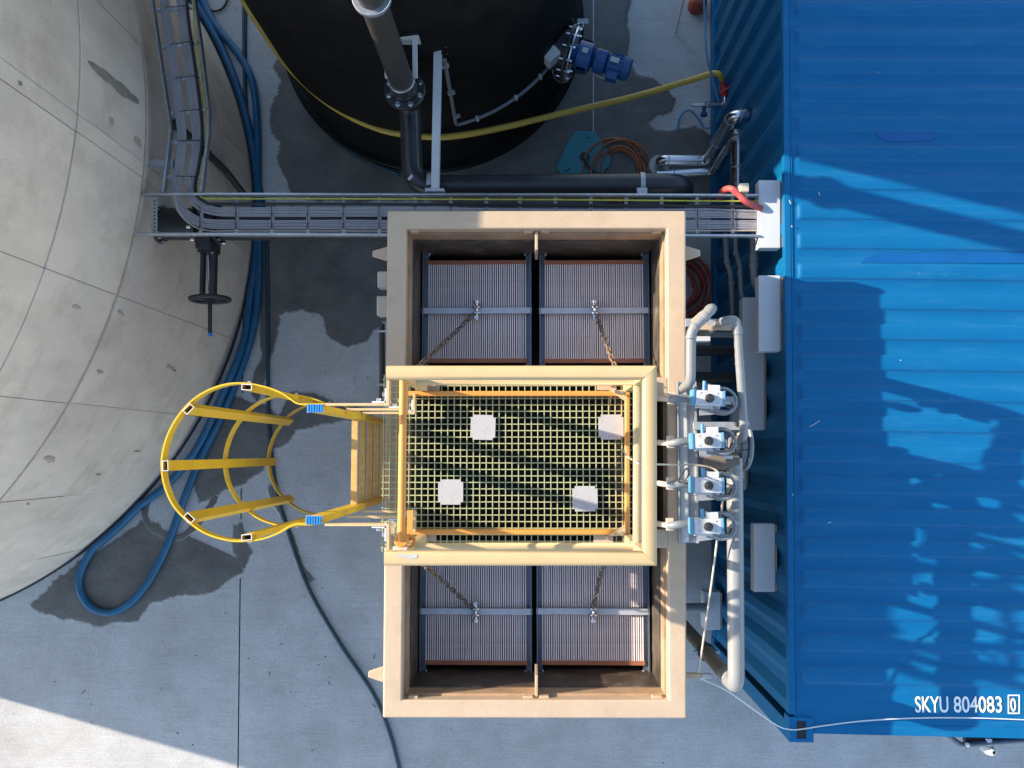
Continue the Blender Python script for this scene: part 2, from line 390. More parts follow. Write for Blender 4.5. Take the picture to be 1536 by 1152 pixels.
patch('wet_patch', [(440, 60), (412, 100), (424, 118), (420, 140), (408, 170), (410, 198), (424, 214), (418, 236), (428, 262), (442, 292), (520, 300), (640, 300), (640, 230), (560, 215), (490, 160), (450, 100)], 0.004)
patch('wet_patch', [(400, 330), (470, 322), (600, 322), (640, 470), (575, 480), (548, 510), (520, 518), (494, 502), (487, 474), (455, 462), (417, 470), (414, 500), (402, 540), (386, 600), (380, 590), (392, 470)], 0.004)
patch('wet_patch', [(48, 906), (80, 876), (120, 842), (196, 796), (216, 780), (240, 790), (252, 818), (284, 802), (276, 834), (330, 842), (368, 840), (362, 858), (318, 886), (262, 892), (222, 902), (206, 930), (150, 938), (96, 926)], 0.004)
patch('wet_patch', [(292, 700), (330, 640), (352, 596), (402, 612), (444, 640), (432, 662), (404, 672), (392, 706), (366, 724), (330, 736), (300, 752)], 0.004)
patch('wet_patch', [(440, 590), (500, 606), (560, 622), (500, 632), (440, 642), (416, 660), (404, 640)], 0.0045)
patch('wet_patch', [(352, 790), (362, 786), (376, 830), (366, 850), (352, 826)], 0.0045)
patch('wet_patch', [(898, -30), (944, -30), (940, 80), (952, 112), (986, 126), (1012, 150), (1006, 166), (984, 172), (968, 186), (980, 196), (1040, 192), (1064, 205), (1066, 300), (640, 300), (640, 230), (760, 205), (830, 150), (866, 130), (858, 150), (868, 178), (890, 196), (898, 150)], 0.004)
patch('wet_patch', [(840, 60), (868, 30), (866, -30), (830, -30)], 0.0045)
# damp trails left where the hose dripped
def streak(name, pts, wd, strength=0.75):
    path = spline(px(pts, 0), 8); sd = random.Random(len(pts)*31+int(pts[0][0])); vs = []; fs = []; at = []
    k = len(path)
    for i, p in enumerate(path):
        a = path[max(0, i-1)]; b = path[min(k-1, i+1)]; d = (b-a).normalized(); nn = Vector((-d.y, d.x, 0))
        ww = wd*sd.uniform(0.75, 1.1); e = 0 if i in (0, k-1) else 1.0
        for s_, z_, a_ in ((-1.4, 0.0012, 0), (-0.6, 0.0125, e), (0.6, 0.0125, e), (1.4, 0.0012, 0)):
            vs.append((p.x+nn.x*ww*s_, p.y+nn.y*ww*s_, z_)); at.append(a_)
    for i in range(k-1):
        for j in range(3): fs.append((4*i+j, 4*i+j+1, 4*i+5+j, 4*i+4+j))
    o = MB().add(vs, fs).build(name, 'ground', smooth=0)
    for p in o.data.polygons:
        if p.normal.z < 0: p.flip()
    l_ = o.data.attributes.new('wet', 'FLOAT', 'POINT')
    for i, v in enumerate(at): l_.data[i].value = v
    o['kind'] = 'structure'
streak('damp_streak', [(326, 742), (312, 766), (298, 784), (270, 806), (240, 800), (222, 785), (218, 765), (226, 745)], 0.035)
streak('damp_streak', [(404, 728), (412, 752), (424, 772), (440, 812), (452, 850), (470, 872)], 0.03)

# ------------------------------------------------------------------ concrete tank with its cast panels
TC = (-7.02, 2.331); TR = 4.16; TH = 4.25
t = thing('concrete_tank', 'huge round pale concrete tank with seams and stains at the photo\'s left edge', 'tank', (TC[0], TC[1], 0))
MB().lathe([(TR-0.012, 0), (TR-0.012, 2.46), (TR-0.0, 2.50), (TR-0.01, 3.45), (TR-0.014, TH-0.02), (TR-0.2, TH-0.02)], TC, 256).build('tank_wall', 'joint', t)
MB().lathe([(TR-0.03, TH-0.015), (TR-0.04, TH-0.012), (0.02, TH+0.0)], TC, 96, cap=True).build('roof', 'tank_conc', t)
cuts = [-88, -76, -64.2, -52.4, -40.35, -28.35, -16.65, -4.49, -2.95, 9.2, 21.3, 33.5, 45]
rows = [(0.0, 0.82, 0), (0.82, 1.6, 0), (1.6, 2.455, 0), (2.505, 3.43, 0.014), (3.43, TH, 0.005)]
for ri, (z0, z1, off) in enumerate(rows):
    for ci in range(len(cuts)-1):
        a0, a1 = cuts[ci], cuts[ci+1]; ga = 0.026; gz = 0.0022
        r_ = TR+off+random.uniform(-0.002, 0.002); b_ = 0.004
        if a1-a0 < 3 and ri < 1: pass
        prof = [(r_-0.03, z0+gz), (r_-b_, z0+gz), (r_, z0+gz+b_), (r_, z1-gz-b_), (r_-b_, z1-gz), (r_-0.03, z1-gz)]
        if ri == 3: prof = [(r_-0.03, z0-0.035), (r_-0.028, z0-0.03), (r_, z0+0.02), (r_, z1-gz-b_), (r_-b_, z1-gz), (r_-0.03, z1-gz)]
        if ri == 2: prof[3:] = [(r_, z1-0.002), (r_-0.002, z1), (r_-0.03, z1)]
        MB().lathe(prof, TC, max(3, int((a1-a0)*1.2)), R(a0+ga), R(a1-ga)).build('wall_panel', 'tank_conc' if (ri*5+ci*3) % 4 < 2 else 'tank_conc2', t, smooth=25)
# narrow near-black strip round the foot
MB().lathe([(TR+0.022, 0.0), (TR+0.016, 0.012), (TR-0.005, 0.02)], TC, 200).build('foot_strip', 'earth', t)

def V(x, y, rad):
    d = ROT @ Vector(((x-768)/FPX, (576-y)/FPX, -1)); o = Vector((0, 0, CAM_H)); e = o-Vector((TC[0], TC[1], 0))
    A_ = d.x*d.x+d.y*d.y; B_ = e.x*d.x+e.y*d.y; C_ = e.x*e.x+e.y*e.y-rad*rad
    return o+d*((-B_-math.sqrt(B_*B_-A_*C_))/A_)
M['stain'] = mat('damp_tank_stain', (0.26, 0.225, 0.185), 0.9, var=0.25, scale=14)
M['stain2'] = mat('faint_tank_stain', (0.42, 0.345, 0.265), 0.9, var=0.15, scale=14)
def wall_mark(pts, rad, m):
    sd = random.Random(int(pts[0][0]*7+pts[0][1])); P = [V(p[0], p[1], rad) for p in pts]
    for k in range(2):
        Q = []
        for i in range(len(P)):
            a_, b_ = P[i], P[(i+1) % len(P)]; Q += [a_, (a_+b_)/2+Vector((sd.uniform(-1, 1), sd.uniform(-1, 1), sd.uniform(-1, 1)))*(b_-a_).length*0.07]
        P = Q
    P = [Vector((TC[0]+(p.x-TC[0])/math.hypot(p.x-TC[0], p.y-TC[1])*rad, TC[1]+(p.y-TC[1])/math.hypot(p.x-TC[0], p.y-TC[1])*rad, p.z)) for p in P]
    c_ = sum(P, Vector())/len(P); dd = Vector((c_.x-TC[0], c_.y-TC[1], 0)).normalized()*0.004; k = len(P)
    MB().add([c_+dd]+P, [(0, i+1, (i+1) % k+1) for i in range(k)]).build('wall_stain', m, t, smooth=60)
wall_mark([(131, 91), (150, 101), (172, 118), (190, 131), (207, 148), (209, 156), (196, 150), (176, 137), (154, 118), (140, 104)], TR+0.0175, 'stain')
wall_mark([(166, 175), (171, 178), (171, 188), (167, 190), (164, 183)], TR+0.0175, 'stain2')
wall_mark([(203, 204), (211, 209), (212, 221), (206, 218), (202, 211)], TR+0.0175, 'stain2')
wall_mark([(27, 120), (33, 122), (34, 129), (28, 128)], TR+0.008, 'stain')
for (x, y, w_, h_, m_) in ((88, 556, 7, 3, 'stain'), (150, 558, 9, 4, 'stain2'), (255, 551, 8, 5, 'stain2'), (262, 556, 4, 3, 'stain'), (205, 677, 8, 1.5, 'stain'), (148, 712, 9, 1.6, 'stain'), (42, 756, 4, 2, 'stain'), (115, 460, 10, 5, 'stain2'), (310, 626, 5, 4, 'stain2'), (76, 690, 12, 6, 'stain2'), (182, 470, 6, 9, 'stain2')):
    sq = random.Random(x+y)
    wall_mark([(x+w_*math.cos(j*0.698)*sq.uniform(0.3, 1.0)+h_*0.4*math.sin(j*0.698), y+h_*math.sin(j*0.698)*sq.uniform(0.3, 1)) for j in range(9)], TR+0.0175 if x < 120 and y < 520 else TR+0.006, m_)

# ------------------------------------------------------------------ black tank
BC = (-1.045, 4.42); BR = 1.5; BH = 7.4  # unseen top made taller to shade the upper paving and walls
t = thing('black_tank', 'tall round black plastic tank with fine ribbed wall', 'tank', (BC[0], BC[1], 0))
prof = [(BR, 0.06)]; z = 0.06
while z < BH-0.04:
    prof += [(BR+0.002, z+0.003), (BR+0.006, z+0.012), (BR+0.006, z+0.022), (BR+0.0, z+0.033)]; z += 0.036
MB().lathe(prof, BC, 144).build('tank_wall', 'pe', t, smooth=70)
MB().lathe([(BR-0.1, 0.0), (BR+0.075, 0.0), (BR+0.075, 0.045), (BR+0.06, 0.06), (BR-0.1, 0.06)], BC, 144).build('base_flange', 'pe', t)
MB().lathe([(BR+0.03, BH-0.1), (BR+0.03, BH), (0.3, BH+0.35), (0.01, BH+0.37)], BC, 96, cap=True).build('lid', 'pe', t)

# ------------------------------------------------------------------ blue container
a = U(1174, 0, 2.59); b = U(1184, 1110, 2.59)
ang = -math.atan2(a.x-b.x, a.y-b.y)
corner = U(1184, 1113, 2.59); CL, CW, CH = 12.19, 2.438, 2.59
cont = thing('shipping_container', 'blue corrugated shipping container filling the right side', 'container', (corner.x, corner.y, 0), ang)
# roof skin with die-stamped ribs
pitch = 0.2138; v0 = 0.40
vy = [0.07, 0.2, 0.36]; hy = [0, 0, 0]
k = 0
while v0+k*pitch+0.16 < CL-0.3:
    s = v0+k*pitch
    for dv, h in ((0, 0), (0.003, 0.003), (0.011, 0.017), (0.017, 0.02), (0.103, 0.02), (0.109, 0.017), (0.117, 0.003), (0.12, 0)): vy.append(s-0.012+dv); hy.append(h/0.02)
    k += 1
vy.append(CL-0.07); hy.append(0)
ux = [0.035, 0.07, 0.085, 0.092, 0.1, 0.11, 0.12, 0.14, 0.3, 0.7, 1.2, 1.7, 2.1, 2.3, 2.318, 2.33, 2.345, 2.403]; hx = [0, 0, 0, 0.12, 0.6, 0.93, 1, 1, 1, 1, 1, 1, 1, 1, 0.9, 0.4, 0, 0]
vs = []; fs = []
for i, v in enumerate(vy):
    for j, u in enumerate(ux):
        hh = hy[i]; 
        if 0 < hx[j] < 1: hh = min(hy[i], hx[j]) if hy[i] > 0.9 else hy[i]*hx[j]*hx[j]
        elif hx[j] == 0: hh = 0
        vs.append((u, v, CH-0.012+0.015*hh+0.0015*math.sin(3*u+1.7*v)*hx[j]))
W_ = len(ux)
for i in range(len(vy)-1):
    for j in range(W_-1): fs.append((i*W_+j, i*W_+j+1, (i+1)*W_+j+1, (i+1)*W_+j))
MB().add(vs, fs).build('roof', 'cont', cont, True, smooth=60)
for u in (0.0, CW-0.045):
    MB().box((u+0.0225, CL/2, CH-0.035), (0.045, CL-0.36, 0.065), bev=0.006).build('top_rail', 'cont', cont, True)
    MB().box((u+0.0225, CL/2, 0.12), (0.05, CL-0.36, 0.16), bev=0.006).build('bottom_rail', 'cont', cont, True)
MB().box((0.052, CL/2, CH-0.0075), (0.008, CL-0.4, 0.006)).build('weld_seam', 'cont', cont, True)
# corrugated sides
for side in (0, 1):
    pts = []; v = 0.18
    while v < CL-0.18-0.278:
        for dv, dd in ((0, 0), (0.07, 0), (0.138, 0.036), (0.21, 0.036)): pts.append((v+dv, dd))
        v += 0.278
    pts.append((v, 0)); pts.append((CL-0.17, 0))
    vs = []; fs = []
    for q, dd in pts:
        u = 0.008+dd if side == 0 else CW-0.008-dd
        vs += [(u, q, 0.19), (u, q, CH-0.06)]
    for i in range(len(pts)-1): fs.append((2*i, 2*i+2, 2*i+3, 2*i+1))
    MB().add(vs, fs).build('side_wall', 'cont', cont, True, smooth=20)
for v in (0.0, CL):
    s = 1 if v == 0 else -1
    MB().box((CW/2, v+s*0.1, CH/2), (CW-0.12, 0.05, CH-0.2)).build('end_wall', 'cont', cont, True)
    MB().box((CW/2, v+s*0.09, CH-0.045), (CW-0.332, 0.07, 0.075), bev=0.006).build('end_rail', 'cont', cont, True)
    for u in (0.0, CW):
        su = 1 if u == 0 else -1
        MB().box((u+su*0.05, v+s*0.06, CH/2), (0.1, 0.12, CH-0.24), bev=0.008).build('corner_post', 'cont', cont, True)
        for zz in (CH-0.059, 0.059):
            # casting built as a ring of four walls around the oval hole, a black block painting the shade inside
            cc = Vector((u+su*0.082, v+s*0.082, zz))
            m_ = MB()
            m_.box(cc+Vector((-0.057, 0, 0)), (0.05, 0.164, 0.12), bev=0.004); m_.box(cc+Vector((0.057, 0, 0)), (0.05, 0.164, 0.12), bev=0.004)
            m_.box(cc+Vector((0, -0.0705, 0)), (0.066, 0.023, 0.119)); m_.box(cc+Vector((0, 0.0705, 0)), (0.066, 0.023, 0.119))
            cst = m_.build('corner_casting', 'cont', cont, True)
            MB().box(cc+Vector((0, 0, 0.045 if zz > 1 else -0.045)), (0.0655, 0.1175, 0.012)).build('pocket_shade', 'black', cst, True)
# lettering on the roof end
def letters(txt, pl, pr, py0, py1, bold):
    A = U(pl, py1, CH); B = U(pr, py1, CH); T = U(pl, py0, CH)
    cu = bpy.data.curves.new('lettering', 'FONT'); cu.body = txt; cu.size = 1; cu.offset = bold; cu.space_character = 1.0
    o = bpy.data.objects.new('lettering_curve', cu); C.objects.link(o); bpy.context.view_layer.update()
    me = bpy.data.meshes.new_from_object(o.evaluated_get(bpy.context.evaluated_depsgraph_get())); bpy.data.objects.remove(o)
    xs = [v.co.x for v in me.vertices]; ys = [v.co.y for v in me.vertices]; x0, x1, y0, y1 = min(xs), max(xs), min(ys), max(ys)
    ex = (B-A); ey = (T-A); ey = Vector((-ex.y, ex.x, 0)).normalized()*ey.length
    for v in me.vertices:
        p = A+ex*((v.co.x-x0)/(x1-x0))+ey*((v.co.y-y0)/(y1-y0)); v.co = (p.x, p.y, CH-0.0085)
    me.materials.clear(); me.materials.append(M['letter'])
    return link('lettering', me, cont)
letters('SKYU', 1374, 1424, 1045, 1069.5, 0.012)
letters('804083', 1432, 1504.5, 1045, 1069.5, 0.012)
letters('0', 1517, 1525.5, 1047.5, 1068, 0.02)
q = [U(1513.8, 1043.5, CH), U(1530, 1043.5, CH), U(1530, 1070.5, CH), U(1513.8, 1070.5, CH)]
MB().sweep([Vector((p.x, p.y, CH-0.0085)) for p in q], [(-0.004, -0.001), (0.004, -0.001), (0.004, 0.0005), (-0.004, 0.0005)], closed=True).build('lettering_box', 'letter', cont)
# shallow rain puddles left between the roof ribs
def roof_patch(pts):
    P = px(pts, CH-0.01); k = len(P)
    MB().add([(p.x, p.y, CH-0.0085) for p in P], [tuple(range(k-1, -1, -1))]).build('rain_puddle', 'contdark', cont, smooth=0)
roof_patch([(1311, 195), (1350, 194.5), (1404, 195), (1405, 206), (1396, 211), (1360, 212), (1330, 212), (1318, 207)])
roof_patch([(1291, 394.5), (1298, 388), (1312, 382), (1335, 378.5), (1360, 380), (1400, 379), (1470, 378), (1560, 379), (1560, 395), (1400, 394.5)])

for (xa, ya, xb, yb, w_) in ((1228, 288, 1230, 293, 0.004), (1215, 640, 1230, 631, 0.004), (1188, 742, 1190, 742, 0.01), (1184, 300, 1186, 306, 0.006), (1187, 338, 1188, 341, 0.006), (1242, 784, 1247, 783, 0.004), (1350, 540, 1352, 541, 0.006)):
    MB().beam(U(xa, ya, CH+0.0065), U(xb, yb, CH+0.0065), w_, 0.0015).build('paint_chip', 'boxgrey', cont)

# ------------------------------------------------------------------ beige settling tank
ZR = 3.2
def quad(x0, y0, x1, y1, z): return [U(x0, y0, z), U(x1, y0, z), U(x1, y1, z), U(x0, y1, z)]
O = [U(581, 316, ZR), U(1029, 316, ZR), U(1030, 1078, ZR), U(574, 1077, ZR)]
I = [U(609, 343, ZR), U(1000, 343, ZR), U(1003, 1050, ZR), U(603, 1050, ZR)]
bt = thing('settling_tank', 'open rectangular beige tank holding four plate packs', 'tank', ((O[0].x+O[2].x)/2, (O[0].y+O[2].y)/2, 0))
def slab(pts, z0, z1, name, m, par, bev=0.012):
    me_ = MB().prism([(p.x, p.y) for p in pts], z0, z1)
    bm = bmesh.new(); vv = [bm.verts.new(v) for v in me_.v]
    for f in me_.f: bm.faces.new([vv[i] for i in f])
    if bev: bmesh.ops.bevel(bm, geom=list(bm.edges), offset=bev, segments=3, affect='EDGES', profile=0.5)
    bm.verts.index_update(); r_ = MB(); r_.wn = bool(bev); r_.add([v.co for v in bm.verts], [[v.index for v in f.verts] for f in bm.faces]); bm.free()
    return r_.build(name, m, par)
def ring(Op, Ip, z0, z1, name, m, par, bev):
    bm = bmesh.new(); vs = [[bm.verts.new((p.x, p.y, z)) for p in Q] for z in (z0, z1) for Q in (Op, Ip)]
    for i in range(4):
        j = (i+1) % 4
        bm.faces.new((vs[2][i], vs[3][i], vs[3][j], vs[2][j])); bm.faces.new((vs[0][i], vs[0][j], vs[1][j], vs[1][i]))
        bm.faces.new((vs[0][i], vs[2][i], vs[2][j], vs[0][j])); bm.faces.new((vs[1][i], vs[1][j], vs[3][j], vs[3][i]))
    bmesh.ops.recalc_face_normals(bm, faces=bm.faces)
    bmesh.ops.bevel(bm, geom=[e for e in bm.edges if len(e.link_faces) == 2 and e.calc_face_angle() > 0.5], offset=bev, segments=3, affect='EDGES', profile=0.5)
    bm.verts.index_update(); r_ = MB().add([v.co for v in bm.verts], [[v.index for v in f.verts] for f in bm.faces]); bm.free(); r_.wn = True
    return r_.build(name, m, par)
ring(O, I, ZR-0.1, ZR, 'rim', 'beige', bt, 0.012)
# launder pocket on the right, widening the rim inwards
for (x0, y0, x1, y1) in ((984, 566, 1002, 597), (984, 794, 1003, 822)):
    slab(quad(x0, y0, x1, y1, ZR), ZR-0.1, ZR-0.002, 'rim', 'beige', bt, 0.008)
slab(quad(979, 566, 985, 822, ZR), ZR-0.6, ZR-0.004, 'launder_wall', 'beige', bt, 0.004)
slab(quad(984, 590, 1004, 800, ZR), ZR-0.5, ZR-0.46, 'launder_floor', 'stained', bt, 0)
slab(quad(984, 590, 1003, 596, ZR), ZR-0.46, ZR-0.1, 'launder_end', 'stained', bt, 0)
slab(quad(984, 795, 1003, 801, ZR), ZR-0.46, ZR-0.1, 'launder_end', 'stained', bt, 0)
# four walls, outside beige and inside stained below the upper beige band
cx_ = sum((p.x for p in I))/4; cy_ = sum((p.y for p in I))/4
def off(p, d): return Vector((p.x+(d if p.x > cx_ else -d), p.y+(d if p.y > cy_ else -d), p.z))
In = [off(p, 0.004) for p in I]; Om = [off(p, 0.05) for p in I]
for i in range(4):
    j = (i+1) % 4
    slab([In[i], In[j], Om[j], Om[i]], 0.0, ZR-0.1, 'wall', 'beige', bt, 0)
Is = [off(p, 0.001) for p in I]; 
Il = [off(p, -0.012) for p in I]
for i in range(4):
    j = (i+1) % 4
    slab([Il[i], Il[j], In[j], In[i]], ZR-0.24, ZR-0.101, 'lining_upper', 'stained', bt, 0)
    slab([off(I[i], -0.02), off(I[j], -0.02), In[j], In[i]], 1.2, ZR-0.242, 'lining_lower', 'lining_dark', bt, 0)
    # slim ledge along the waterline
MB().add([(p.x, p.y, 2.28) for p in I], [(3, 2, 1, 0)]).build('water_surface', 'darkwater', bt)
# centre partition fins at both ends and small cleats
for (y0, y1) in ((344, 372), (1016, 1049)):
    slab(quad(802.5, y0, 807, y1, ZR), 2.86, ZR-0.05, 'partition_fin', 'beige', bt, 0.003)
for (x, y) in ((792, 346), (818, 346), (985, 346), (622, 346), (792, 1046), (816, 1046), (985, 1046), (620, 1046)):
    p = U(x, y, ZR-0.06); MB().box(p, (0.06, 0.03, 0.05), bev=0.004).build('cleat', 'beige', bt)
# lifting lugs
def lug(x0, x1, y, z=3.12):
    a_ = U(x0, y, z); b_ = U(x1, y, z); s = 1 if x1 > x0 else -1
    slab([a_+Vector((0, 0.05, 0)), b_+Vector((0, 0.018, 0)), b_+Vector((0, -0.018, 0)), a_+Vector((0, -0.05, 0))], z-0.015, z+0.015, 'lifting_lug', 'beige', bt, 0.006)
lug(584, 559, 381); lug(1026, 1050, 380); lug(577, 553, 1011)

# things fixed on the left wall of the tank
for (x0, y0, x1, y1, lab) in ((566, 407, 583, 431, 'small beige junction box, the upper of two beside the tank rim'), (565, 444, 583, 473, 'longer beige junction box, the lower of two beside the tank rim')):
    p = quad(x0, y0, x1, y1, 3.0); c_ = sum(p, Vector())/4
    o = thing('junction_box', lab, 'electrical box', c_, group='junction boxes on the tank\'s left wall')
    slab(p, 2.9, 3.0, 'housing', 'boxgrey', o, 0.006)
    q_ = quad(x0+2, y0+2, x1-2, y1-2, 3.0); slab(q_, 3.001, 3.01, 'lid', 'tan', o, 0.003)
o = thing('wall_conduit', 'dark grey conduit clipped along the beige tank\'s left wall', 'conduit', U(573, 545, 2.8))
MB().tube(bend([U(573, 486, 2.8), U(573.5, 585, 2.8), U(572, 602, 2.75)], 0.05), 0.02, 12).build('tube', 'pe_old', o)
for y in (497, 577):
    MB().box(U(574, y, 2.825), (0.075, 0.014, 0.012), bev=0.002).build('clip', 'galv_mat', o)

# ------------------------------------------------------------------ lamella packs (built once about the origin, then copied)
ZP = 2.58
pc = thing('plate_pack', 'upper left pack of upright lamella plates in a steel frame', 'plate pack', (0, 0, 0), 0, 'lamella plate packs in the beige tank')
PW, PL = 0.786, 0.735
pm = MB().box((0, 0, -0.13), (0.0085, PL-0.06, 0.26)).mesh('plate', 'plate', 0)
NP = 46; pit = (PW-0.085)/NP
for i in range(NP):
    o = link('plate', pm, pc, True); o.location = ((i-(NP-1)/2)*pit+random.uniform(-0.0008, 0.0008), 0, random.uniform(-0.002, 0.002)); o.rotation_euler = (0, R(random.uniform(-1, 1)), 0)
for s in (-1, 1):
    MB().box((s*(PW/2-0.012), 0.035, 0.0), (0.008, PL+0.15, 0.075)).box((s*(PW/2-0.03), 0.035, -0.025), (0.036, PL+0.15, 0.008)).build('side_frame', 'frame', pc, True)
    MB().box((0, s*(PL/2-0.016), -0.005), (PW-0.075, 0.03, 0.02), bev=0.003).build('end_strip', 'brick', pc, True)
    MB().box((s*(PW/2-0.05), PL/2+0.055, 0.0), (0.06, 0.012, 0.03)).cyl((s*(PW/2-0.05), PL/2+0.03, 0.0), (s*(PW/2-0.05), PL/2+0.075, 0.0), 0.009, 8).build('end_clamp', 'galv', pc, True)
MB().box((0, 0, 0.022), (PW-0.01, 0.042, 0.03), bev=0.003).build('cross_bar', 'bar', pc, True)
MB().box((0, 0, -0.29), (PW-0.08, PL-0.05, 0.05)).build('gap_shade', 'black', pc, True)  # solid black slab, painting the shade deep between the plates
# shackle on the cross bar
sh = MB().torus((0, 0, 0.06), (1, 0, 0), 0.028, 0.009, 16, 6).cyl((0, -0.07, 0.055), (0, 0.07, 0.055), 0.011, 10).build('shackle', 'steel', pc, True)
MB().disc((0, -0.055, 0.055), (0, 1, 0), 0.024, 0.022, 6).disc((0, 0.056, 0.055), (0, 1, 0), 0.022, 0.02, 12).disc((0, -0.025, 0.055), (0, 1, 0), 0.034, 0.008, 18).disc((0, 0.016, 0.055), (0, 1, 0), 0.034, 0.008, 18).build('shackle_nut', 'steel', sh, True)
pc.location = U(715.5, 467, ZP)
pcs = [pc]
for (x, y, rz, lab) in ((891, 467, 0, 'upper right pack of upright lamella plates in a steel frame'), (714, 916, math.pi, 'lower left pack of upright lamella plates in a steel frame'), (889, 916, math.pi, 'lower right pack of upright lamella plates in a steel frame')):
    pcs.append(copy_thing(pc, U(x, y, ZP), rz, lab))

# chains from shackles up to the platform
lm = MB().tube([(math.cos(a)*0.0125, math.sin(a)*0.0125+(0.016 if math.sin(a) > 0.01 else -0.016 if math.sin(a) < -0.01 else 0), 0) for a in [R(15+30*k) for k in range(12)]], 0.0058, 6, closed=True)
lm_s = lm.mesh('link', 'chain'); lm_r = lm.mesh('link', 'rust')
def chain(p, q, lab, rust_from=0.55, sag=0.04):
    p, q = Vector(p), Vector(q); L_ = (q-p).length; nl = int(L_/0.045)
    o = thing('chain', lab, 'chain', p, 0, 'chains hoisting the plate packs')
    rot0 = (q-p).to_track_quat('Y', 'Z')
    for i in range(nl):
        t_ = (i+0.5)/nl; c_ = p.lerp(q, t_)+Vector((0, 0, -sag*4*t_*(1-t_)))
        k_ = link('link', lm_r if t_ > rust_from else lm_s, o, True)
        k_.location = c_-p; k_.rotation_mode = 'QUATERNION'
        k_.rotation_quaternion = rot0 @ Quaternion((0, 1, 0), R(90*(i % 2)+35+random.uniform(-12, 12)))
chain(U(710, 471, 2.64), U(624, 552, 3.24), 'steel chain rising from the upper left pack to the platform')
chain(U(895, 471, 2.64), U(925, 556, 3.24), 'steel chain rising from the upper right pack to the platform')
chain(U(708, 912, 2.64), U(628, 842, 3.24), 'steel chain rising from the lower left pack to the platform', 0.7)
chain(U(889, 912, 2.64), U(912, 826, 3.24), 'steel chain rising from the lower right pack to the platform', 0.9)

# ------------------------------------------------------------------ access platform
ZG = 3.285; ZT = 4.33
plat = thing('access_platform', 'yellow railed platform with grating bridging the beige tank', 'platform', U(770, 695, ZR))
ga, gb, gc, gd = U(573, 562, ZG), U(958, 562, ZG), U(958, 828, ZG), U(573, 828, ZG)
x0, x1 = ga.x, gb.x; y1, y0 = ga.y, gd.y
bx_ = MB().box((0, 0, 0), (0.0058, y1-y0, 0.02)).mesh('grating_bar', 'grating', 0)
by_ = MB().box((0, 0, 0), (x1-x0, 0.0058, 0.02)).mesh('grating_bar', 'grating', 0)
ph = U(623.5, 597.7, ZG); xx = ph.x-0.04*math.floor((ph.x-x0)/0.04)
while xx < x1:
    o = link('grating_bar', bx_, plat, True); o.location = Vector((xx, (y0+y1)/2, ZG-0.018))-plat.location; xx += 0.04
yy = ph.y-0.04*math.floor((ph.y-y0)/0.04)
while yy < y1:
    o = link('grating_bar', by_, plat, True); o.location = Vector(((x0+x1)/2, yy, ZG-0.0195))-plat.location; yy += 0.04
for yb in (y0+0.02, y1-0.02):
    MB().box(((U(612, 700, ZG).x+x1)/2+0.02, yb, ZG-0.08), (x1-U(612, 700, ZG).x, 0.04, 0.075), bev=0.004).build('support_beam', 'pale', plat)
MB().box((U(930, 700, 3.2).x, (y0+y1)/2, 3.0), (0.06, y1-y0-0.1, 0.3)).build('cross_beam', 'lining_dark', plat)
# top rail: rounded rectangular section, mitred at the right corners
prof = [(0.036*math.copysign(abs(math.cos(a))**0.45, math.cos(a)), 0.028*math.copysign(abs(math.sin(a))**0.6, math.sin(a))) for a in [R(15+30*k) for k in range(12)]]
top = [U(580, 559.5, ZT), U(974, 559.5, ZT), U(974, 837, ZT), U(577, 837, ZT)]
def mitred(path, i, prof, gap=0.0009):
    m_ = MB().sweep(path, prof); K = len(prof); q = MB(); d = (path[i+1]-path[i]).normalized()
    A = [Vector(p)+d*gap for p in m_.v[i*K:(i+1)*K]]; B = [Vector(p)-d*gap for p in m_.v[(i+1)*K:(i+2)*K]]
    return q.add(A+B, [(k, K+k, K+(k+1) % K, (k+1) % K) for k in range(K)]+[tuple(range(K)), tuple(range(2*K-1, K-1, -1))])
for i in range(3): mitred(top, i, prof).build('top_rail', 'pale', plat, smooth=60)
for (x, y, w_, h_) in ((602, 833, 8, 3.4), (609, 834.5, 8, 3.2), (616, 836, 9, 3.6), (622, 834, 6, 4.2)):
    sd_ = random.Random(x); P_ = [U(x+w_*math.cos(k)*sd_.uniform(0.6, 1), y+h_*math.sin(k)*sd_.uniform(0.6, 1), ZT+0.0288+x*0.000001) for k in [j*0.63 for j in range(10)]]
    MB().add(P_, [tuple(range(10))]).build('paint_scuff', 'padwhite', plat, smooth=0)
def lower(z, ins): 
    c_ = (top[1]+top[2]+top[0]+top[3])/4; r_ = []
    for i, p in enumerate(top):
        r_.append(Vector((p.x+(-ins if i in (1, 2) else 0.05), p.y+(ins if p.y < c_.y else -ins), z)))
    return r_
circ = [(0.024*math.cos(R(36*k)), 0.024*math.sin(R(36*k))) for k in range(10)]
MB().sweep(lower(3.83, 0.0), circ).build('mid_rail', 'pale', plat, smooth=60)
MB().sweep([U(612, 590.5, 3.34), U(941, 590.5, 3.34), U(941, 798, 3.34), U(612, 798, 3.34)], [(-0.013, -0.055), (0.013, -0.055), (0.015, 0.015), (0.009, 0.02), (-0.009, 0.02), (-0.015, 0.015)]).build('toe_board', 'orange', plat)
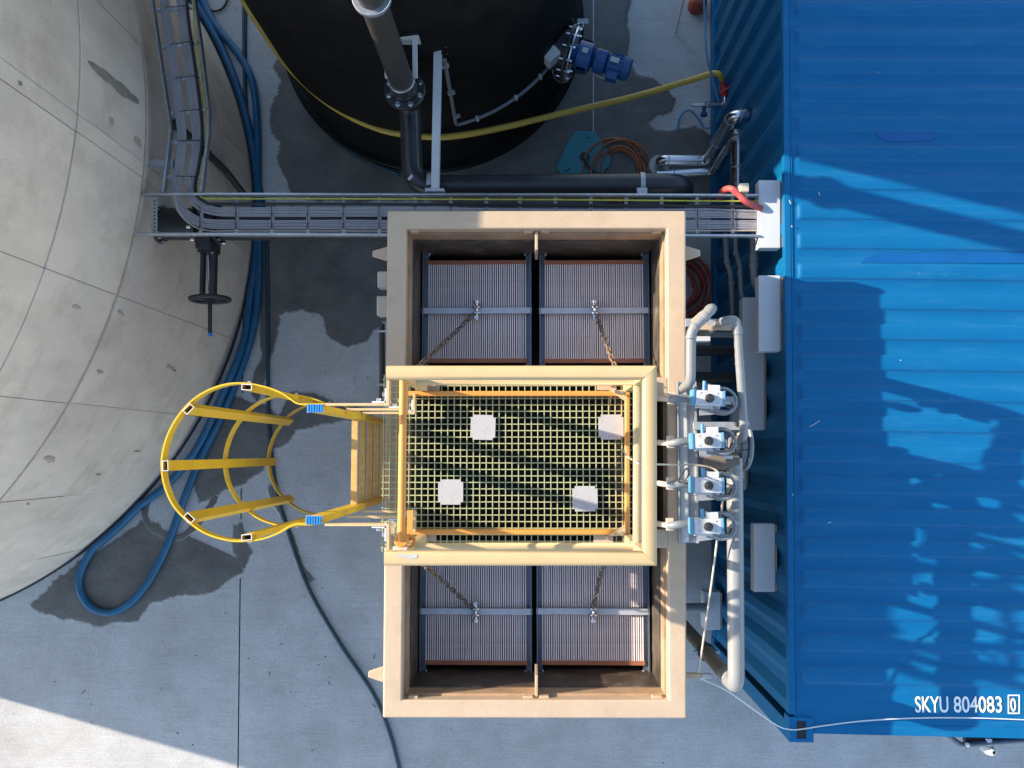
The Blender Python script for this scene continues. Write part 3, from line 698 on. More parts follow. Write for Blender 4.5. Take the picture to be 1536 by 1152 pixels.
# posts, gussets and bolts
for i, p in enumerate(top):
    pp = Vector((p.x+(0.06 if i in (0, 3) else 0), p.y, 0))
    MB().box((pp.x, pp.y, (ZT+3.2)/2-0.015), (0.048, 0.048, ZT-3.23), bev=0.005).build('post', 'pale', plat)
    sy = -1 if i < 2 else 1; sx = -1 if i in (1, 2) else 1
    if i in (1, 2):
        MB().prism([(pp.x+sx*0.02, pp.y+sy*0.02), (pp.x+sx*0.12, pp.y+sy*0.02), (pp.x+sx*0.02, pp.y+sy*0.09)], 3.40, 3.408).build('gusset', 'pale', plat)
        for dx_, dy_ in ((0.045, 0.035), (0.08, 0.03)):
            MB().disc((pp.x+sx*dx_, pp.y+sy*dy_, 3.416), (0, 0, 1), 0.011, 0.014, 6).build('bolt', 'steel', plat)
# foot plates of the posts on the grating
for (x, y) in ((645, 578), (910, 577), (640, 803), (905, 806)):
    MB().box(U(x, y, ZG+0.008), (0.12, 0.07, 0.008), bev=0.003).disc(U(x+5, y, ZG+0.02), (0, 0, 1), 0.014, 0.014, 6).build('foot_plate', 'beige', plat)
# three angle bars each side that tie the guard rail to the ladder
for sgn, yl, yr in ((1, 607, 571), (-1, 786.5, 824)):
    base = [U(583, yr, ZT), U(583, yl, ZT), U(489, yl, ZT)]
    for z in (ZT, 3.83, 3.38):
        MB().sweep([Vector((p.x, p.y, z)) for p in base], [(-0.006, -0.03), (0.006, -0.03), (0.006, 0.03), (-0.006, 0.03)]).build('tie_bar', 'pale', plat)
        cpt = Vector((base[1].x, base[1].y, z)); s = sgn
        br = MB().box(cpt+Vector((-0.035, -s*(-0.012), 0.0)), (0.09, 0.008, 0.05)).box(cpt+Vector((-0.012, s*0.035, 0)), (0.008, 0.09, 0.05)).build('angle_bracket', 'white', plat)
        MB().disc(cpt+Vector((-0.05, s*0.022, 0.0)), (0, 1, 0), 0.012, 0.02, 6).disc(cpt+Vector((-0.022, s*0.05, 0)), (1, 0, 0), 0.012, 0.02, 6).build('bolt', 'galv', br)
# swing bar gate with hinge
gt = MB().tube([U(605, 566, 4.2), U(602, 812, 4.2)], 0.0205, 16).build('gate_bar', 'orange', plat)
h = U(602, 812, 4.2)
MB().disc(h+Vector((0.0, 0.005, -0.01)), (0, 0, 1), 0.036, 0.05, 24, 0.006).build('hinge_drum', 'orange', gt)
MB().beam(h+Vector((0.03, 0.15, -0.1)), h+Vector((0.034, 0.0, -0.05)), 0.03, 0.008).torus(h+Vector((0.034, -0.004, -0.03)), (0.3, 0, 1), 0.03, 0.009, 18, 6).build('hinge_plate', 'orange', gt)
MB().box(h+Vector((-0.005, -0.045, -0.02)), (0.075, 0.04, 0.06), bev=0.005).build('hinge_block', 'tan', gt)
MB().box(U(610, 594, 4.0), (0.01, 0.2, 0.06)).build('latch_plate', 'pale', plat)
# white scuffed plates lying on the grating
for (cx, cy, rz, lab) in ((724.5, 641, -0.03, 'white square plate on the grating, set slightly askew, upper left of four'), (916.5, 640.5, 0.0, 'white square plate on the grating beside the right toe board, upper right of four'),
                          (676, 738, 0.0, 'white square plate on the grating, fully sunlit, lower left of four'), (877.5, 748, 0.01, 'white square plate crossed by a shadow band, lower right of four on the grating')):
    o = MB().box((0, 0, 0), (0.154, 0.154, 0.01)).build('square_plate', 'padwhite')
    bm = bmesh.new(); bm.from_mesh(o.data)
    bmesh.ops.bevel(bm, geom=[e for e in bm.edges if abs(e.verts[0].co.z-e.verts[1].co.z) > 0.005], offset=0.015, segments=4, affect='EDGES'); bm.to_mesh(o.data); bm.free()
    o.location = U(cx, cy, ZG+0.006)+Vector((0, 0, 0)); o.location.z = ZG+0.0055; o.rotation_euler = (0, 0, rz)
    tag(o, lab, 'plate', 'white square plates on the grating')

# ------------------------------------------------------------------ caged ladder
lad = thing('caged_ladder', 'yellow vertical ladder with hooped safety cage at the platform\'s left end', 'ladder', U(520, 697, 0))
st = [U(473, 612.5, 4.35), U(471, 780, 4.35)]
for p in st:
    s = MB().box((p.x, p.y, 2.17), (0.078, 0.036, 4.34), bev=0.003).build('stile', 'yellow', lad)
    MB().box((p.x, p.y, 4.346), (0.082, 0.042, 0.014)).build('stile_cap', 'white', s)
    for k in range(6): MB().box((p.x-0.032+k*0.0128, p.y, 4.358), (0.0085, 0.04, 0.02)).build('cap_rib', 'bluecap', s)
rz_ = 3.38
while rz_ > 0.2:
    MB().box(((st[0].x+st[1].x)/2, (st[0].y+st[1].y)/2, rz_), (0.037, abs(st[0].y-st[1].y)-0.036, 0.03), bev=0.003).build('rung', 'rung', lad); rz_ -= 0.25
hp = [(488, 606.5), (452, 606.5), (438, 599), (424, 590), (400, 581), (370, 575.5), (340, 577.5), (310, 588.5), (284, 608), (262, 638), (250, 668), (246, 697), (250, 727), (263, 757), (284, 780), (310, 798.5), (340, 808.5), (366, 811), (396, 807.5), (420, 798.5), (436, 789), (448, 785.5), (470, 786), (486, 781)]
hw = spline(px(hp, ZT), 4)
for i, z in enumerate((ZT, 3.46, 2.6)):
    MB().sweep([Vector((p.x, p.y, z)) for p in hw], [(-0.004, -0.032), (0.004, -0.032), (0.004, 0.032), (-0.004, 0.032)]).build('cage_hoop', 'yellow', lad, smooth=40)
cc = U(366, 693, ZT)
for (x, y) in ((373.5, 581.5), (287, 614), (252.5, 698.5), (288, 776), (373.5, 805)):
    p = U(x, y, ZT); d = (Vector((p.x, p.y, 0))-Vector((cc.x, cc.y, 0))).normalized(); tn = Vector((-d.y, d.x, 0))
    q = [p+tn*0.026+d*0.015, p-tn*0.026+d*0.015, p-tn*0.026-d*0.015, p+tn*0.026-d*0.015]
    m_ = MB(); zt_, zb_, th_ = ZT+0.036, 2.55, 0.0035
    ou = [(v.x, v.y) for v in q]; inn = [tuple(Vector(((v.x-p.x), (v.y-p.y)))*0.0+Vector((p.x, p.y))+Vector(((v-p).x, (v-p).y))-Vector((tn.x, tn.y))*math.copysign(th_, (v-p).dot(tn))-Vector((d.x, d.y))*math.copysign(th_, (v-p).dot(d))) for v in q]
    vs = [(a_[0], a_[1], z) for z in (zb_, zt_) for a_ in ou]+[(a_[0], a_[1], z) for z in (zb_, zt_) for a_ in inn]
    fs = []
    for i in range(4):
        j = (i+1) % 4
        fs += [(i, j, 4+j, 4+i), (8+i, 12+i, 12+j, 8+j), (4+i, 4+j, 12+j, 12+i), (i, 8+i, 8+j, j)]
    sp = m_.add(vs, fs).build('cage_strap', 'yellow', lad, smooth=0)
    MB().add([(v.x, v.y, zt_-0.05) for v in [p+(v-p)*0.9 for v in q]], [(0, 1, 2, 3)]).build('strap_shade', 'black', sp)  # black sheet stands in for the shade inside the hollow strap
    # pale cut rim of the strap's open end
    rim = [(a_[0], a_[1], zt_+0.0015) for a_ in ou]+[(a_[0], a_[1], zt_+0.0015) for a_ in inn]
    MB().add(rim, [(i, (i+1) % 4, 4+(i+1) % 4, 4+i) for i in range(4)]).build('strap_rim', 'white', sp, smooth=0)
    for z in (ZT, 3.46, 2.6):
        MB().disc((p+d*0.026).to_tuple()[:2]+(z,), d, 0.009, 0.014, 6).build('bolt', 'galv', sp)

# ------------------------------------------------------------------ cable tray with its cables
ZTR = 2.45
tray = thing('cable_tray', 'galvanised ladder tray carrying grey cables around the round tank to the container', 'cable tray', U(700, 323, ZTR))
def rail(pts, name='side_rail', h=0.055, wd=0.012):
    P = px(pts, ZTR)
    MB().sweep(P, [(-wd/2, -h/2), (wd/2, -h/2), (wd/2, h/2), (wd/2+0.0, h/2+0.001), (-wd/2, h/2+0.001)]).build(name, 'galv', tray)
    MB().tube([p+Vector((0, 0, h/2)) for p in P], 0.0095, 8).build('rail_lip', 'galv', tray)
rail([(212, 292.5), (700, 293), (1137, 294.5)]); rail([(206, 352), (700, 353), (1137, 355)])
rail([(226, -20), (229, 0), (240, 80), (255, 180), (257, 196), (251, 250), (246, 290)]); rail([(290, -20), (293, 0), (304, 80), (314, 167), (314, 200), (308, 250), (303, 290)])
def crossbar(a_, b_):
    A, B = U(*a_, ZTR-0.03), U(*b_, ZTR-0.03)
    r_ = MB().beam(A, B, 0.026, 0.014).build('cross_rung', 'galv_mat', tray)
    d = (B-A)
    for f in (0.06, 0.36, 0.66, 0.94): MB().box(A+d*f+Vector((0, 0, 0.014)), (0.026, 0.022, 0.016), math.atan2(d.y, d.x)).build('clip', 'galv', r_)
    return A, B
ties = []
for k in range(17):
    x = 302.5+53.4*k-(k*0.35 if k > 8 else 0)
    if x > 1130: break
    ties.append(crossbar((x, 296), (x, 351)))
for (a_, b_) in (((236, 16), (291, 11)), ((243, 72), (299, 64)), ((250, 122), (306, 115)), ((257, 171), (311, 166)), ((255, 214), (308, 213)), ((252, 266), (303, 267))):
    ties.append(crossbar(a_, b_))
MB().beam(U(232, 297, ZTR-0.01), U(232, 350, ZTR-0.01), 0.04, 0.012).build('end_strut', 'galv_mat', tray)
for k in range(9): MB().disc(U(232, 301+k*5.6, ZTR-0.003), (0, 0, 1), 0.0065, 0.003, 8).build('strut_hole', 'black', tray)
for (a_, b_, wd) in (((213, 247), (262, 247), 0.062),):
    ar = MB().beam(U(*a_, ZTR-0.06), U(*b_, ZTR-0.06), 0.06, wd, bev=0.004).build('wall_bracket', 'galv_mat', tray)
    MB().disc(U(253, 244, ZTR-0.02), (0, 0, 1), 0.008, 0.012, 6).disc(U(253, 250, ZTR-0.02), (0, 0, 1), 0.008, 0.012, 6).build('bolt', 'steel', ar)
def offpath(pts, o_):
    out = []
    for i, p in enumerate(pts):
        a_ = pts[max(0, i-1)]; b_ = pts[min(len(pts)-1, i+1)]; dx, dy = b_[0]-a_[0], b_[1]-a_[1]; L_ = math.hypot(dx, dy)
        out.append((p[0]-dy/L_*o_, p[1]+dx/L_*o_))
    return out
def cable(path, o_, r, m, name, label, cat, z=0.0, grp=None, spread=0):
    q = offpath(path, o_); W = px(q, ZTR-0.022+r+z)
    sd = random.Random(int(o_*100)+len(path))
    W = [p+Vector((sd.uniform(-0.002, 0.002), sd.uniform(-0.002, 0.002), sd.uniform(-0.001, 0.003))) for p in W]
    return tag(MB().tube(spline(W, 5), r, 8).build(name, m), label, cat, grp)
vert_o = [(244, -25), (251, 40), (260, 100), (270, 170), (273, 215), (267, 262), (264, 290), (272, 314), (288, 328), (310, 335), (345, 337)]
vert_i = [(268, -25), (275, 40), (284, 100), (293, 170), (295, 215), (288, 262), (287, 288), (293, 302), (306, 312), (325, 317), (350, 318)]
tail_o = [(420, 337), (520, 337), (620, 337.5), (760, 338), (900, 338), (1000, 338), (1060, 337), (1100, 337.5), (1138, 338)]
tail_i = [(420, 318), (520, 318), (620, 318), (760, 319), (900, 320), (1000, 320), (1060, 320), (1100, 321), (1138, 322)]
G1 = 'grey cables bunched along the tray'
ORD = ('outermost', 'second', 'third', 'fourth', 'fifth', 'innermost')
for k in range(6):
    cable(vert_o+tail_o, (2.5-k)*2.35, 0.0058, 'cable', 'grey_cable', f'{ORD[k]} grey cable, counted from the outer rail, in the outer bunch on the tray', 'cable', 0.004*(k % 2), G1)
    cable(vert_i+tail_i, (2.5-k)*2.3, 0.0056, 'cable', 'grey_cable', f'{ORD[k]} grey cable of the bunch along the tray\'s middle, counted from the outer side', 'cable', 0.004*(k % 2), 'grey cables along the middle of the tray')
tag(MB().tube(spline(px([(278, -25), (284, 40), (294, 110), (302, 175), (303, 215), (297, 255), (293, 275), (295, 292), (308, 303), (330, 306), (480, 306), (700, 307), (900, 308), (1138, 310)], ZTR-0.005), 6), 0.012, 10).build('black_cable', 'black'), 'thick black cable on the inner side of the tray', 'cable')
tag(MB().tube(spline(px([(287, -25), (292, 40), (301, 110), (309, 175), (309, 215), (302, 262), (299, 285), (303, 296), (330, 298), (480, 298), (700, 299), (900, 300), (1138, 302)], ZTR+0.0), 6), 0.006, 8).build('earth_cable', 'earthwire'), 'thin yellow and green earth cable beside the tray\'s upper rail', 'cable')
tag(MB().tube(spline(px([(262, 290), (268, 318), (288, 338), (312, 346), (350, 346.5), (500, 346.5), (700, 347), (900, 347), (1138, 346)], ZTR-0.008), 6), 0.0045, 8).build('cream_cable', 'tan'), 'thin cream cable on the lower edge of the bunch in the tray', 'cable')
for A, B in ties:
    d = (B-A); ang_ = math.atan2(d.y, d.x)
    for f0, f1 in ((0.28, 0.56), (0.58, 0.9)):
        c_ = A+d*((f0+f1)/2)+Vector((0.0, 0, 0.034)); MB().box(c_, (d.length*(f1-f0), 0.006, 0.003), ang_).build('cable_tie', 'black', tray)

# ------------------------------------------------------------------ gate valve and its black pipe
gz_ = 2.1; g0 = U(235, 336, gz_); g1 = U(600, 337, gz_)
gp = thing('black_pipe', 'thick black pipe with bolted flange leaving the concrete tank under the tray', 'pipe', g0)
MB().cyl(g0+Vector((-0.06, 0, 0)), g1, 0.125, 32).build('pipe', 'pe_old' if False else 'pe_pipe', gp)
fl = MB().disc(g0+Vector((0.03, 0, 0)), (1, 0, 0), 0.152, 0.03, 40, 0.004).build('flange', 'pe_pipe', gp)
for k in range(14):
    a_ = 2*math.pi*k/14; MB().disc(g0+Vector((0.055, 0.138*math.cos(a_), 0.138*math.sin(a_))), (1, 0, 0), 0.009, 0.02, 6).build('bolt', 'galv', fl)
gv = thing('gate_valve', 'black gate valve with handwheel and blue tipped stem by the concrete tank', 'valve', U(315, 340, gz_))
v = U(313, 336, gz_)
for s in (-0.075, 0.075):
    f_ = MB().disc(v+Vector((s, 0, 0)), (1, 0, 0), 0.165, 0.022, 36, 0.003).build('flange', 'pe_pipe', gv)
    for k in range(8):
        a_ = 2*math.pi*(k+0.5)/8; MB().disc(v+Vector((s*1.35, 0.145*math.cos(a_), 0.145*math.sin(a_))), (1, 0, 0), 0.013, 0.03, 6).build('bolt', 'steel', f_)
MB().box(v+Vector((0, -0.1, 0)), (0.12, 0.24, 0.24), bev=0.02).build('body', 'pe_pipe', gv)
yo = MB().box(v+Vector((0.005, -0.225, 0.0)), (0.14, 0.02, 0.1), bev=0.003).build('bonnet', 'pe_pipe', gv)
for dx in (-0.05, 0.05):
    for dz in (-0.03, 0.04): MB().disc(v+Vector((dx, -0.238, dz)), (0, 1, 0), 0.011, 0.02, 6).build('bolt', 'steel', yo)
MB().box(v+Vector((-0.034, -0.4, 0)), (0.024, 0.35, 0.07), bev=0.004).box(v+Vector((0.048, -0.4, 0)), (0.042, 0.35, 0.07), bev=0.004).build('yoke', 'pe_pipe', gv)
wv = U(315, 449, gz_)
MB().cyl(v+Vector((0.005, -0.24, 0)), wv, 0.01, 10).build('spindle', 'steel', gv)
hw_ = MB().torus(wv, (0.02, -1, -0.0), 0.145, 0.017, 36, 10)
for k in range(5):
    a_ = 2*math.pi*k/5+0.4; hw_.tube([wv, wv+Vector((math.cos(a_)*0.14, 0.0, math.sin(a_)*0.14))], 0.011, 6)
hw_.disc(wv, (0, 1, 0), 0.032, 0.05, 16).build('handwheel', 'black', gv)
sv = U(315, 500, gz_)
MB().cyl(wv, sv, 0.0155, 14).build('stem', 'black', gv); MB().cyl(sv, sv+Vector((0, -0.022, 0)), 0.0185, 14).build('stem_tip', 'bluecap', gv)
# vertical conduit on the concrete wall
o = thing('wall_pipe', 'short dark pipe climbing the concrete wall beside the cable tray', 'pipe', (-2.84, 2.58, 0.6))
MB().tube(bend([(-2.835, 2.60, 2.0), (-2.835, 2.59, 0.9), (-2.72, 2.42, 0.75)], 0.06), 0.032, 12).build('tube', 'pe_old', o)
MB().disc((-2.835, 2.592, 1.4), (0, 0, 1), 0.042, 0.08, 16).disc((-2.835, 2.6, 2.0), (0, 0, 1), 0.045, 0.04, 16).build('coupling', 'pe_old', o)

# ------------------------------------------------------------------ riser pipe with flange and black run beside the tray
fz = 2.55; fp = U(607, 135, fz)
rp_ = thing('drain_pipe', 'black drain pipe dropping down the black tank then running along the tray', 'pipe', (fp.x, fp.y, 0))
MB().cyl((fp.x, fp.y, fz+0.02), (fp.x, fp.y, 6.4), 0.084, 28).build('riser', 'pe_old', rp_)
MB().lathe([(0.088, fz+0.02), (0.1, fz+0.03), (0.1, fz+0.1), (0.088, fz+0.14)], (fp.x, fp.y), 28).build('collar', 'pe_pipe', rp_)
fl = MB().disc((fp.x, fp.y, fz), (0, 0, 1), 0.15, 0.03, 40, 0.004).build('flange', 'pe_pipe', rp_)
for k in range(8):
    a_ = 2*math.pi*(k+0.5)/8; MB().disc((fp.x+0.122*math.cos(a_), fp.y+0.122*math.sin(a_), fz+0.022), (0, 0, 1), 0.0145, 0.03, 6).disc((fp.x+0.122*math.cos(a_), fp.y+0.122*math.sin(a_), fz+0.016), (0, 0, 1), 0.02, 0.004, 12).build('bolt', 'steel', fl)
pz = 2.28
e1 = Vector((fp.x, fp.y, pz)); e2 = U(619, 275, pz); e3 = U(1030, 276, pz)
e2.y = e3.y; 
MB().tube(bend([(fp.x, fp.y, fz), (fp.x, fp.y, pz), (e2.x, e2.y, pz), (e3.x, e3.y, pz), (e3.x+0.0, e3.y, 1.2), (e3.x, e3.y, 0)], 0.17, 10), 0.08, 28).build('run', 'pe_pipe', rp_, smooth=60)
for (x, y, ax) in ((617, 200, (0, 1, 0)), (617, 224, (0, 1, 0)), (645, 275.5, (1, 0, 0))):
    MB().disc(U(x, y, pz), ax, 0.0825, 0.008, 28).build('weld_bead', 'pe_pipe', rp_)
MB().box(U(616, 266, pz+0.075), (0.02, 0.05, 0.006), -0.7).build('label_tag', 'white', rp_)
for x in (645, 963):
    MB().disc(U(x, 275.5, pz), (1, 0, 0), 0.0845, 0.034, 28).build('pipe_clamp', 'galv_mat', rp_)
    MB().box(U(x, 287, 2.42), (0.075, 0.05, 0.02), bev=0.003).build('clamp_foot', 'galv_mat', rp_)
MB().torus((fp.x, fp.y, 2.72), (0, 0, 1), 0.088, 0.009, 28, 6).build('riser_clamp', 'galv', rp_)
# white bracket from tank wall to the riser
br = MB()
for dx in (-0.1, 0.1): br.beam((fp.x+dx, fp.y+0.02, 2.72), (fp.x+dx*0.95, BC[1]-1.49, 2.72), 0.03, 0.05)
br.box((fp.x, BC[1]-1.495, 2.72), (0.26, 0.012, 0.12)).build('wall_bracket', 'boxgrey', rp_)
MB().disc((fp.x, fp.y, 3.84), (0, 0, 1), 0.115, 0.035, 32, 0.004).build('upper_flange', 'galv', rp_)

# ------------------------------------------------------------------ strut from black tank to tray
sa = U(657, 74, 2.44); sb = U(653, 288, 2.44)
st_ = thing('steel_strut', 'pale grey steel strut reaching from the black tank to the tray', 'strut', sb)
MB().beam(sa, sb, 0.008, 0.056).beam(sa+Vector((0, 0, 0.03)), sb+Vector((0, 0, 0.03)), 0.056, 0.007).beam(sa-Vector((0, 0, 0.03)), sb-Vector((0, 0, 0.03)), 0.056, 0.007).build('beam', 'boxgrey', st_)
pl_ = MB().box(sa+Vector((0, 0.0, 0.0)), (0.16, 0.014, 0.14), 0.2).build('end_plate', 'black', st_)
for dx in (-0.06, 0.06):
    for dz in (-0.05, 0.055): MB().disc(sa+Vector((dx, -0.015+dx*0.2, dz)), (0, 1, 0), 0.013, 0.025, 6).build('bolt', 'steel', pl_)
MB().box(sb+Vector((0, 0, 0.01)), (0.14, 0.02, 0.09)).build('tray_plate', 'galv_mat', st_)

# conduit along the black tank with clips
def onwall(angd, z, r=BR+0.02): return Vector((BC[0]+r*math.cos(R(angd)), BC[1]+r*math.sin(R(angd)), z))
o = thing('tank_conduit', 'thin blue grey conduit clipped to the black tank wall', 'conduit', onwall(-76, 1.06))
arc = [onwall(-76.5+k*3, 1.06) for k in range(14)]
MB().tube(bend([onwall(-75.5, 2.35), onwall(-76.5, 1.06)]+arc[1:], 0.06, 4), 0.016, 10).build('tube', 'pvc', o)
for z in (2.25, 1.75, 1.25): MB().box(onwall(-75.7, z), (0.06, 0.03, 0.025), 0.25).build('clip', 'galv_mat', o)
for a_ in (-69, -54, -43): MB().box(onwall(a_, 1.06), (0.02, 0.04, 0.06), R(a_)+1.57).build('clip', 'boxgrey', o)

# ------------------------------------------------------------------ mixer motor on the black tank
mz = 1.1; m0 = U(853, 79, mz); md = (U(955, 108, mz)-U(852, 79, mz)).normalized(); MS = 0.86; ml = math.atan2(md.y, md.x)
mx_ = thing('mixer_motor', 'blue geared motor bolted to a flange on the black tank', 'motor', m0)
MB().cyl(m0-md*0.45, m0-md*0.02, 0.22, 32).build('nozzle', 'pe_pipe', mx_)
fl = MB().disc(m0, md, 0.29, 0.035, 48, 0.004).build('tank_flange', 'pe_pipe', mx_)
f2 = MB().disc(m0+md*0.04, md, 0.285, 0.02, 48, 0.003).build('steel_flange', 'steel', mx_)
bx1, bx2, _ = basis(md)
for k in range(12):
    a_ = 2*math.pi*k/12+0.2; p = m0+(bx1*math.cos(a_)+bx2*math.sin(a_))*0.255
    MB().cyl(p-md*0.06, p+md*0.075, 0.012, 8).build('bolt', 'steel', f2)
MB().tube([m0+md*0.05, m0+md*0.09, m0+md*0.1, m0+md*0.24, m0+md*0.26], [0.1, 0.11, 0.155, 0.155, 0.12], 28).build('gear_housing', 'motor', mx_)
for k in range(4): MB().box(m0+md*0.17+bx1*(0.15 if k % 2 else -0.15)+bx2*0.0, (0.1, 0.03, 0.1), ml).build('housing_lug', 'motor', mx_)
MB().tube([m0+md*0.26, m0+md*0.28, m0+md*0.29, m0+md*0.40, m0+md*0.41], [0.07, 0.08, 0.125, 0.125, 0.08], 28).build('coupling', 'motor', mx_)
MB().box(m0+md*0.35+Vector((0, 0, 0.09)), (0.1, 0.13, 0.07), ml, bev=0.01).build('coupling_guard', 'motor', mx_)
mot = MB().tube([m0+md*0.41, m0+md*0.43, m0+md*0.58, m0+md*0.585, m0+md*0.66, m0+md*0.675], [0.09, 0.115, 0.115, 0.125, 0.12, 0.09], 32).build('motor', 'motor', mx_)
for k in range(16):
    a_ = 2*math.pi*k/16; d_ = bx1*math.cos(a_)+bx2*math.sin(a_)
    MB().beam(m0+md*0.44+d_*0.117, m0+md*0.575+d_*0.117, 0.006, 0.02).build('cooling_fin', 'motor', mot)
MB().box(m0+md*0.5+Vector((md.y, -md.x, 0))*0.13+Vector((0, 0, 0.02)), (0.12, 0.1, 0.1), ml, bev=0.008).build('terminal_box', 'motor', mx_)
for (f, wd) in ((0.17, 0.06), (0.49, 0.09)):
    MB().box(m0+md*f+Vector((0, 0, 0.158 if f < 0.3 else 0.133)), (wd, 0.055, 0.004), ml).build('name_plate', 'boxgrey', mx_)
for o in [mx_]:
    o.scale = (MS, MS, MS)
jb = U(825, 84, 1.25)
o = thing('grey_junction_box', 'grey cube junction box beside the mixer flange on the black tank', 'electrical box', jb)
MB().box(jb, (0.13, 0.13, 0.14), -0.85, bev=0.006).build('housing', 'boxgrey', o); MB().box(jb+Vector((0, 0, 0.075)), (0.135, 0.135, 0.012), -0.85, bev=0.003).build('lid', 'boxgrey', o)
o = thing('nozzle_bracket', 'small steel bracket with shackle above the mixer flange', 'bracket', U(872, 36, 1.2))
MB().box(U(874, 33, 1.2), (0.1, 0.05, 0.03), bev=0.004).build('plate', 'galv_mat', o); MB().torus(U(871, 38, 1.22), (0, 0, 1), 0.025, 0.006, 16, 6).tube(spline([U(858, 28, 1.2), U(862, 36, 1.22), U(870, 34, 1.24)], 5), 0.008, 6).build('shackle', 'steel', o)
hose('looped_cable', 'thin grey cable looping between junction box and mixer flange', [(829, 106, 1.2), (832, 116, 1.0), (840, 123, 0.9), (850, 122, 0.95), (858, 112, 1.05)], 0.006, 'pvc', 'cable')
hose('motor_cable', 'thin pale cable trailing from the mixer gear housing to its motor', [(880, 108, 0.9), (900, 116, 0.7), (918, 120, 0.75), (926, 112, 0.95)], 0.006, 'tan', 'cable')

# ------------------------------------------------------------------ hoses on the ground and walls
hose('yellow_hose', 'yellow hose curving round the black tank to the tap by the container', [(340, -50, 1.05), (365, 0, 1.02), (398, 52, 1.0), (440, 108, 1.0), (500, 160, 0.98), (570, 194, 0.95), (640, 205, 0.95), (690, 203, 0.93), (760, 190, 0.8), (830, 173, 0.7), (950, 145, 0.6), (1030, 122, 0.6), (1066, 111, 0.66), (1079, 112, 0.68), (1083, 120, 0.62)], 0.03, 'yellowhose', seg=12)
hose('blue_hose', 'long blue hose looped on the paving along the concrete tank', [(296, -20, 0.05), (318, 30, 0.04), (360, 85, 0.04), (379, 125, 0.04), (386, 190, 0.04), (387, 300, 0.04), (388, 400, 0.04), (384, 470, 0.04), (370, 530, 0.04), (338, 612, 0.04), (300, 690, 0.04), (272, 760, 0.04), (250, 820, 0.04), (220, 876, 0.04), (190, 908, 0.04), (160, 919, 0.04), (133, 908, 0.04), (119, 880, 0.04), (124, 850, 0.04), (146, 815, 0.05), (185, 776, 0.05), (235, 740, 0.06), (272, 704, 0.05), (300, 664, 0.08), (330, 600, 0.1), (356, 540, 0.1), (370, 490, 0.05), (376, 420, 0.04), (374, 300, 0.04), (366, 215, 0.04), (345, 150, 0.04), (318, 90, 0.04), (300, 40, 0.04), (284, -20, 0.05)], 0.038, 'bluehose', n=12, seg=12, clear=(-7.02, 2.331, 4.18))
hose('black_hose', 'thin dark hose running down the paving past the tank\'s corner', [(366, -20, 0.02), (366, 60, 0.02), (370, 170, 0.02), (385, 250, 0.02), (398, 330, 0.02), (401, 430, 0.02), (402, 560, 0.02), (404, 640, 0.02), (412, 720, 0.02), (430, 790, 0.02), (462, 880, 0.02), (510, 965, 0.02), (560, 1040, 0.02), (585, 1100, 0.02), (602, 1165, 0.02)], 0.02, 'tealhose', n=12)
hose('black_loop', 'thin black cable loop lying at the top edge by the tray', [(296, -30, 0.02), (304, 4, 0.02), (318, 16, 0.02), (334, 12, 0.02), (342, -6, 0.02), (340, -30, 0.02)], 0.011, 'black', 'cable')
hose('blue_black_hose', 'dark blue hose hugging the black tank\'s base', [(438, 80, 0.08), (452, 130, 0.05), (476, 176, 0.03), (500, 206, 0.025), (540, 236, 0.02), (600, 262, 0.02)], 0.022, 'tealhose')
def coil(name, label, c, r0, turns, r, m, z0=0.0, dz=0.02, a0=0.0, jig=0.06, cat='hose coil'):
    c = U(*c, 0); pts = []; n_ = int(turns*22)
    for k in range(n_+1):
        a_ = a0+2*math.pi*k/22; rr_ = r0*(1-0.05*(k/22 % 3))*(1+jig*math.sin(k*0.37))
        pts.append((c.x+rr_*math.cos(a_)+0.02*math.sin(k*0.05), c.y+rr_*math.sin(a_), z0+r+dz*k/22))
    return tag(MB().tube(pts, r, 8).build(name, m), label, cat)
oc = U(926, 256, 0); op = []
for k in range(7*20+1):
    a_ = 2*math.pi*k/20+0.4; lp_ = k/20; rr_ = 0.19+0.12*(0.5+0.5*math.sin(lp_*2.1+0.6)); sw = 0.05*math.sin(lp_*1.37)
    op.append((oc.x+sw+rr_*math.cos(a_)*0.98, oc.y+0.04*math.cos(lp_*2.3)+rr_*math.sin(a_), 0.014+0.011*lp_+0.006*math.sin(k*0.5)))
tag(MB().tube(op, 0.0115, 8).build('orange_hose_coil', 'orangehose'), 'loose coil of thin orange brown hose beside the teal cover', 'hose coil')
rc = U(1012, 432, 0); op = []
for k in range(8*22+1):
    a_ = 2*math.pi*k/22; lp_ = k/22; rr_ = 0.18+0.19*(0.5+0.5*math.sin(lp_*0.83-1.2))+0.006*math.sin(k*0.6)
    op.append((rc.x+0.02*math.sin(lp_*1.9)+rr_*math.cos(a_), rc.y+rr_*math.sin(a_), 0.02+0.012*lp_))
tag(MB().tube(op, 0.016, 8).build('red_hose_coil', 'darkred'), 'coil of dark red hose on the paving right of the beige tank', 'hose coil')
